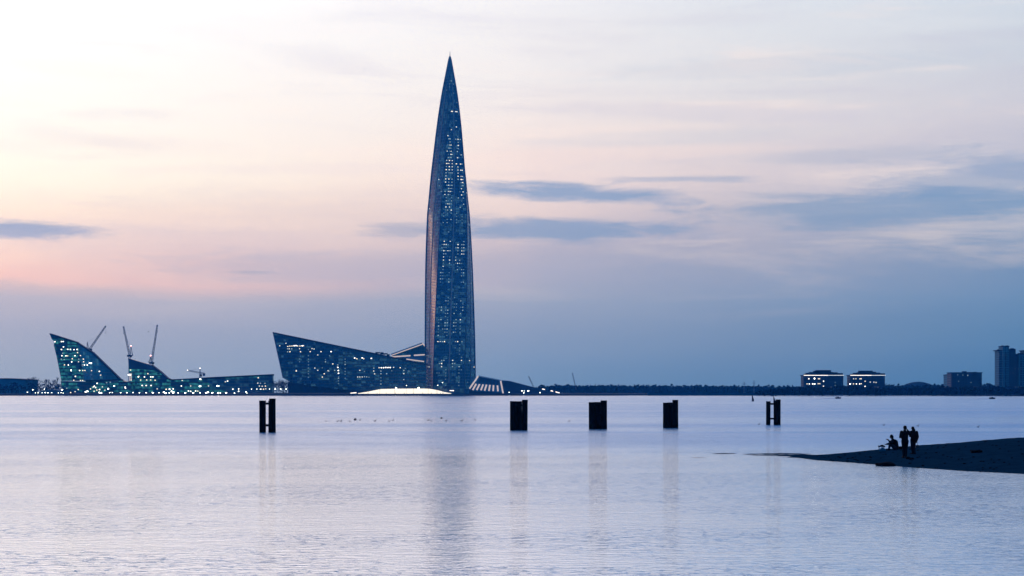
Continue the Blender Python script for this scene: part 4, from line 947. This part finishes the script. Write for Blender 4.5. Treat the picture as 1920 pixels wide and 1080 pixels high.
def person(label, foot, hgt, yaw, pose, jacket, trousers, group=None):
    r = thing('person', label, 'person', foot, group)
    k = hgt/1.78; R = Matrix.Rotation(yaw, 3, 'Z')
    T = lambda v: foot+R@(V(v)*k)
    body = []; jk = []; tr = []; J = {a: T(b_) for a, b_ in pose.items() if isinstance(b_, tuple)}
    hc = J['head']; nk = J['neck']; ch = J['chest']; pl = J['pelvis']
    fwd = R@V(pose.get('face', V((0,1,0)))); fwd.normalize(); up_ = (hc-nk).normalized(); rt = fwd.cross(up_).normalized()
    body += [(nk, .06*k, hc-up_*.05*k, .055*k), (pl, .13*k, ch, .15*k), (ch, .14*k, nk, .065*k)]
    balls = [(hc, .108*k, (.82,.92,1.12)), (hc+fwd*.035*k-up_*.055*k, .068*k, (.9,1,1)), (hc+fwd*.105*k-up_*.012*k, .02*k, (.8,1,1.2)), (hc+rt*.088*k, .026*k, (.5,.8,1.2)), (hc-rt*.088*k, .026*k, (.5,.8,1.2)), (hc+fwd*.088*k-up_*.055*k, .018*k, (1.6,.7,.6))]
    for s_ in ('l', 'r'):
        sh, el, wr, hp, kn, an, to = (J[a+'_'+s_] for a in ('sh','el','wr','hip','knee','ankle','toe'))
        body += [(sh, .058*k, el, .045*k), (el, .045*k, wr, .028*k), (hp, .095*k, kn, .062*k), (kn, .058*k, an, .042*k), (an-V((0,0,.02*k)), .040*k, to, .034*k), (pl, .12*k, hp, .10*k), (ch+up_*.04*k, .07*k, sh, .062*k)]
        hand(wr, (wr-el), (ch-wr) if (ch-wr).length > .05 else V((1,0,0)), body)
        jk += [(sh, .10*k, el, .078*k), (el, .074*k, el.lerp(wr, .93), .047*k), (ch+up_*.03*k, .12*k, sh, .088*k)]
        tr += [(hp, .13*k, kn, .09*k), (kn, .088*k, kn.lerp(an, .93), .062*k), (pl, .135*k, hp, .115*k)]
    figure_mesh('body', body, balls, M['skin'], r, .012)
    lo = pl.lerp(ch, .02)
    jk += [(lo-V((0,0,.03*k)), .185*k, ch, .20*k), (ch, .19*k, nk-up_*.02*k, .085*k)]
    if pose.get('hood'): jk += [(nk, .09*k, hc-fwd*.03*k-up_*.06*k, .105*k)]
    figure_mesh('jacket', jk, [], jacket, r, .016)
    figure_mesh('trousers', tr, [], trousers, r, .016)
    hb = [(hc-fwd*.022*k+up_*.028*k, .113*k, (.88,.95,1.0)), (hc-fwd*.05*k-up_*.03*k, .085*k, (.95,.8,1.0))]
    if pose.get('longhair'): hb += [(hc-fwd*.07*k-up_*.12*k, .075*k, (1.1,.7,1.4))]
    figure_mesh('hair', [], hb, M['hair'], r, .014)
    sh_ = MB()
    for s_ in ('l', 'r'):
        an, to = J['ankle_'+s_], J['toe_'+s_]; mb = MB(); d_ = (to-an); d_.z = 0; d_.normalize()
        figure_mesh('shoe', [(an-d_*.05*k-V((0,0,.045*k)), .045*k, to+d_*.03*k, .038*k), (an, .05*k, an-V((0,0,.04*k)), .05*k)], [], M['hair'], r, .012)
        e_ = hc+fwd*.093*k+rt*(.034*k if s_ == 'r' else -.034*k)+up_*.012*k; mb.ball(e_, .013*k, 8, 6); mb.build('eye', M['white_bird'], r)
    return r, J
# the taller one, seen from behind, hands up to the face holding a phone
f1 = hit(1697, 858.3)
p1 = dict(head=(0.0,.03,1.66), neck=(0,0,1.50), chest=(-.01,0,1.28), pelvis=(-.02,0,.98), face=(0,1,0),
  sh_l=(-.19,.0,1.42), el_l=(-.24,.10,1.15), wr_l=(-.08,.27,1.36), sh_r=(.19,.0,1.42), el_r=(.33,.14,1.26), wr_r=(.17,.26,1.56),
  hip_l=(-.09,0,.93), knee_l=(-.07,.03,.50), ankle_l=(-.085,-.02,.09), toe_l=(-.11,.15,.04), hip_r=(.08,0,.93), knee_r=(.06,.04,.50), ankle_r=(.05,.03,.09), toe_r=(.09,.20,.04))
pr, J = person('taller standing person in dark jacket seen from behind, hands raised to the face', f1, 1.82, .0, p1, M['cloth'], M['trouser'], 'people on the sand spit')
c_ = (J['wr_l']+J['wr_r'])/2+V((.0,.10,.06)); mb = MB(); mb.box(c_, (.15,.02,.08))
tag(mb.build('phone', M['hull'], None, base=c_), 'dark phone held up by the taller standing person', 'phone')
# the smaller one, arm hanging, holding a bag
f2 = hit(1713.5, 851.5)
p2 = dict(head=(-.06,.05,1.62), neck=(-.02,0,1.47), chest=(0,0,1.27), pelvis=(-.03,0,.96), face=(-.6,.8,0), hood=True, longhair=True,
  sh_l=(-.15,.06,1.40), el_l=(-.21,.14,1.15), wr_l=(-.13,.30,1.10), sh_r=(.17,-.02,1.39), el_r=(.25,-.02,1.10), wr_r=(.21,.05,.85),
  hip_l=(-.10,.02,.92), knee_l=(-.11,.05,.50), ankle_l=(-.06,.06,.09), toe_l=(-.14,.20,.04), hip_r=(.04,-.02,.92), knee_r=(.01,.02,.50), ankle_r=(.05,-.03,.09), toe_r=(-.03,.12,.04))
pr, J = person('shorter standing person in hooded dark coat with one arm hanging down', f2, 1.62, .0, p2, M['cloth'], M['trouser'], 'people on the sand spit')
c_ = J['wr_r']+V((.03,.02,-.10)); mb = MB(); mb.tube(c_, c_-V((0,0,.16)), .012, .012, 6)
mb.prism([c_+V((-.12,-.06,-.16)), c_+V((.02,-.06,-.14)), c_+V((.10,-.06,-.18)), c_+V((.08,-.06,-.31)), c_+V((-.10,-.06,-.30))], (0,.12,0))
tag(mb.build('bag', M['hull'], None, base=c_-V((0,0,.3))), 'small dark bag hanging from the hand of the shorter standing person', 'bag')
# the seated one, facing left, knees up, arm out
f3 = hit(1676, 843.5)
p3 = dict(head=(-.15,0,.80), neck=(-.08,0,.65), chest=(.06,0,.44), pelvis=(.12,0,.16), face=(-1,.1,-.1),
  sh_l=(-.04,-.17,.56), el_l=(-.22,-.20,.42), wr_l=(-.34,-.12,.58), sh_r=(-.04,.17,.56), el_r=(-.26,.20,.36), wr_r=(-.44,.12,.34),
  hip_l=(.06,-.10,.13), knee_l=(-.24,-.16,.36), ankle_l=(-.32,-.14,.08), toe_l=(-.46,-.15,.04), hip_r=(.06,.10,.13), knee_r=(-.20,.16,.38), ankle_r=(-.27,.14,.08), toe_r=(-.41,.15,.04))
pr, J = person('person in dark jacket sitting on the sand facing left with knees drawn up', f3, 1.78, .0, p3, M['cloth'], M['jeans'], 'people on the sand spit')
c_ = J['wr_l']+V((-.09,.02,.05)); mb = MB(); mb.tube(c_+V((.04,0,-.03)), c_+V((-.02,0,.01)), .038, .034, 8); mb.tube(c_+V((-.02,0,.01)), c_+V((-.06,0,.035)), .018, .016, 8)
tag(mb.build('bottle', M['hull'], None, base=c_), 'dark bottle held out by the seated person', 'bottle')
c_ = hit(1689, 842); mb = MB(); mb.ball(c_+V((0,.1,.06)), .2, 14, 10, (1.15,.7,.55)); mb.tube(c_+V((-.12,.1,.13)), c_+V((.05,.1,.16)), .018, .018, 6); mb.ball(c_+V((-.16,.1,.08)), .13, 12, 8, (.8,.8,1))
tag(mb.build('backpack', M['cloth'], None, base=c_, smooth=True), 'dark slumped backpack on the sand behind the seated person', 'backpack')
c_ = hit(1652, 845.5); r = thing('folding_table', 'small dark folding table left of the seated person', 'table', c_)
mb = MB(); mb.box(c_+V((.05,.1,.28)), (.40,.30,.07)); mb.build('tabletop', M['cloth'], r)
for sx in (-.10, .20):
    for sy in (0, .22): mb = MB(); mb.tube(c_+V((sx,sy,-.02)), c_+V((sx,sy,.28)), .012, .012, 6); mb.build('leg', M['cloth'], r)
c2 = c_+V((.08,.1,.305)); mb = MB(); mb.ball(c2+V((0,0,.03)), .08, 12, 8, (1.5,1,.5)); tag(mb.build('folded_jacket', M['cloth'], None, base=c2, smooth=True), 'dark bundle lying on the small folding table', 'clothing')
c_ = hit(1654.5, 848); mb = MB(); mb.ball((0,0,0), 1, 16, 10)
mb.v = [(c_.x+v[0]*.19*(1.15-.5*max(0,v[2])+.2*mnoise.noise(V(v)*2.2)), c_.y+v[1]*.13*(1.1-.5*max(0,v[2])), c_.z+.12+max(-.8,v[2])*.17*(1+.3*mnoise.noise(V(v)*1.7+V((4,0,0))))) for v in mb.v]
tag(mb.build('plastic_bag', M['bag'], None, base=c_, smooth=True), 'crumpled pale blue plastic bag under the folding table', 'bag')

# ------------------------------------------------------------------ haze over the bay
mb = MB(); mb.box((0, 3300, 247), (8960, 7400, 514))
hz = mb.build('haze', None); hz.data.materials.clear()
m = bpy.data.materials.new('haze_air'); m.use_nodes = True; t = m.node_tree; t.nodes.clear()
pv = t.nodes.new('ShaderNodeVolumePrincipled'); ou = t.nodes.new('ShaderNodeOutputMaterial'); t.links.new(pv.outputs[0], ou.inputs['Volume'])
pv.inputs['Color'].default_value = (.07,.45,.92,1); pv.inputs['Absorption Color'].default_value = (1,1,1,1); pv.inputs['Density'].default_value = .00008
hz.data.materials.append(m); tag(hz, kind='stuff', label='thin blue dusk haze over the bay', cat='haze')
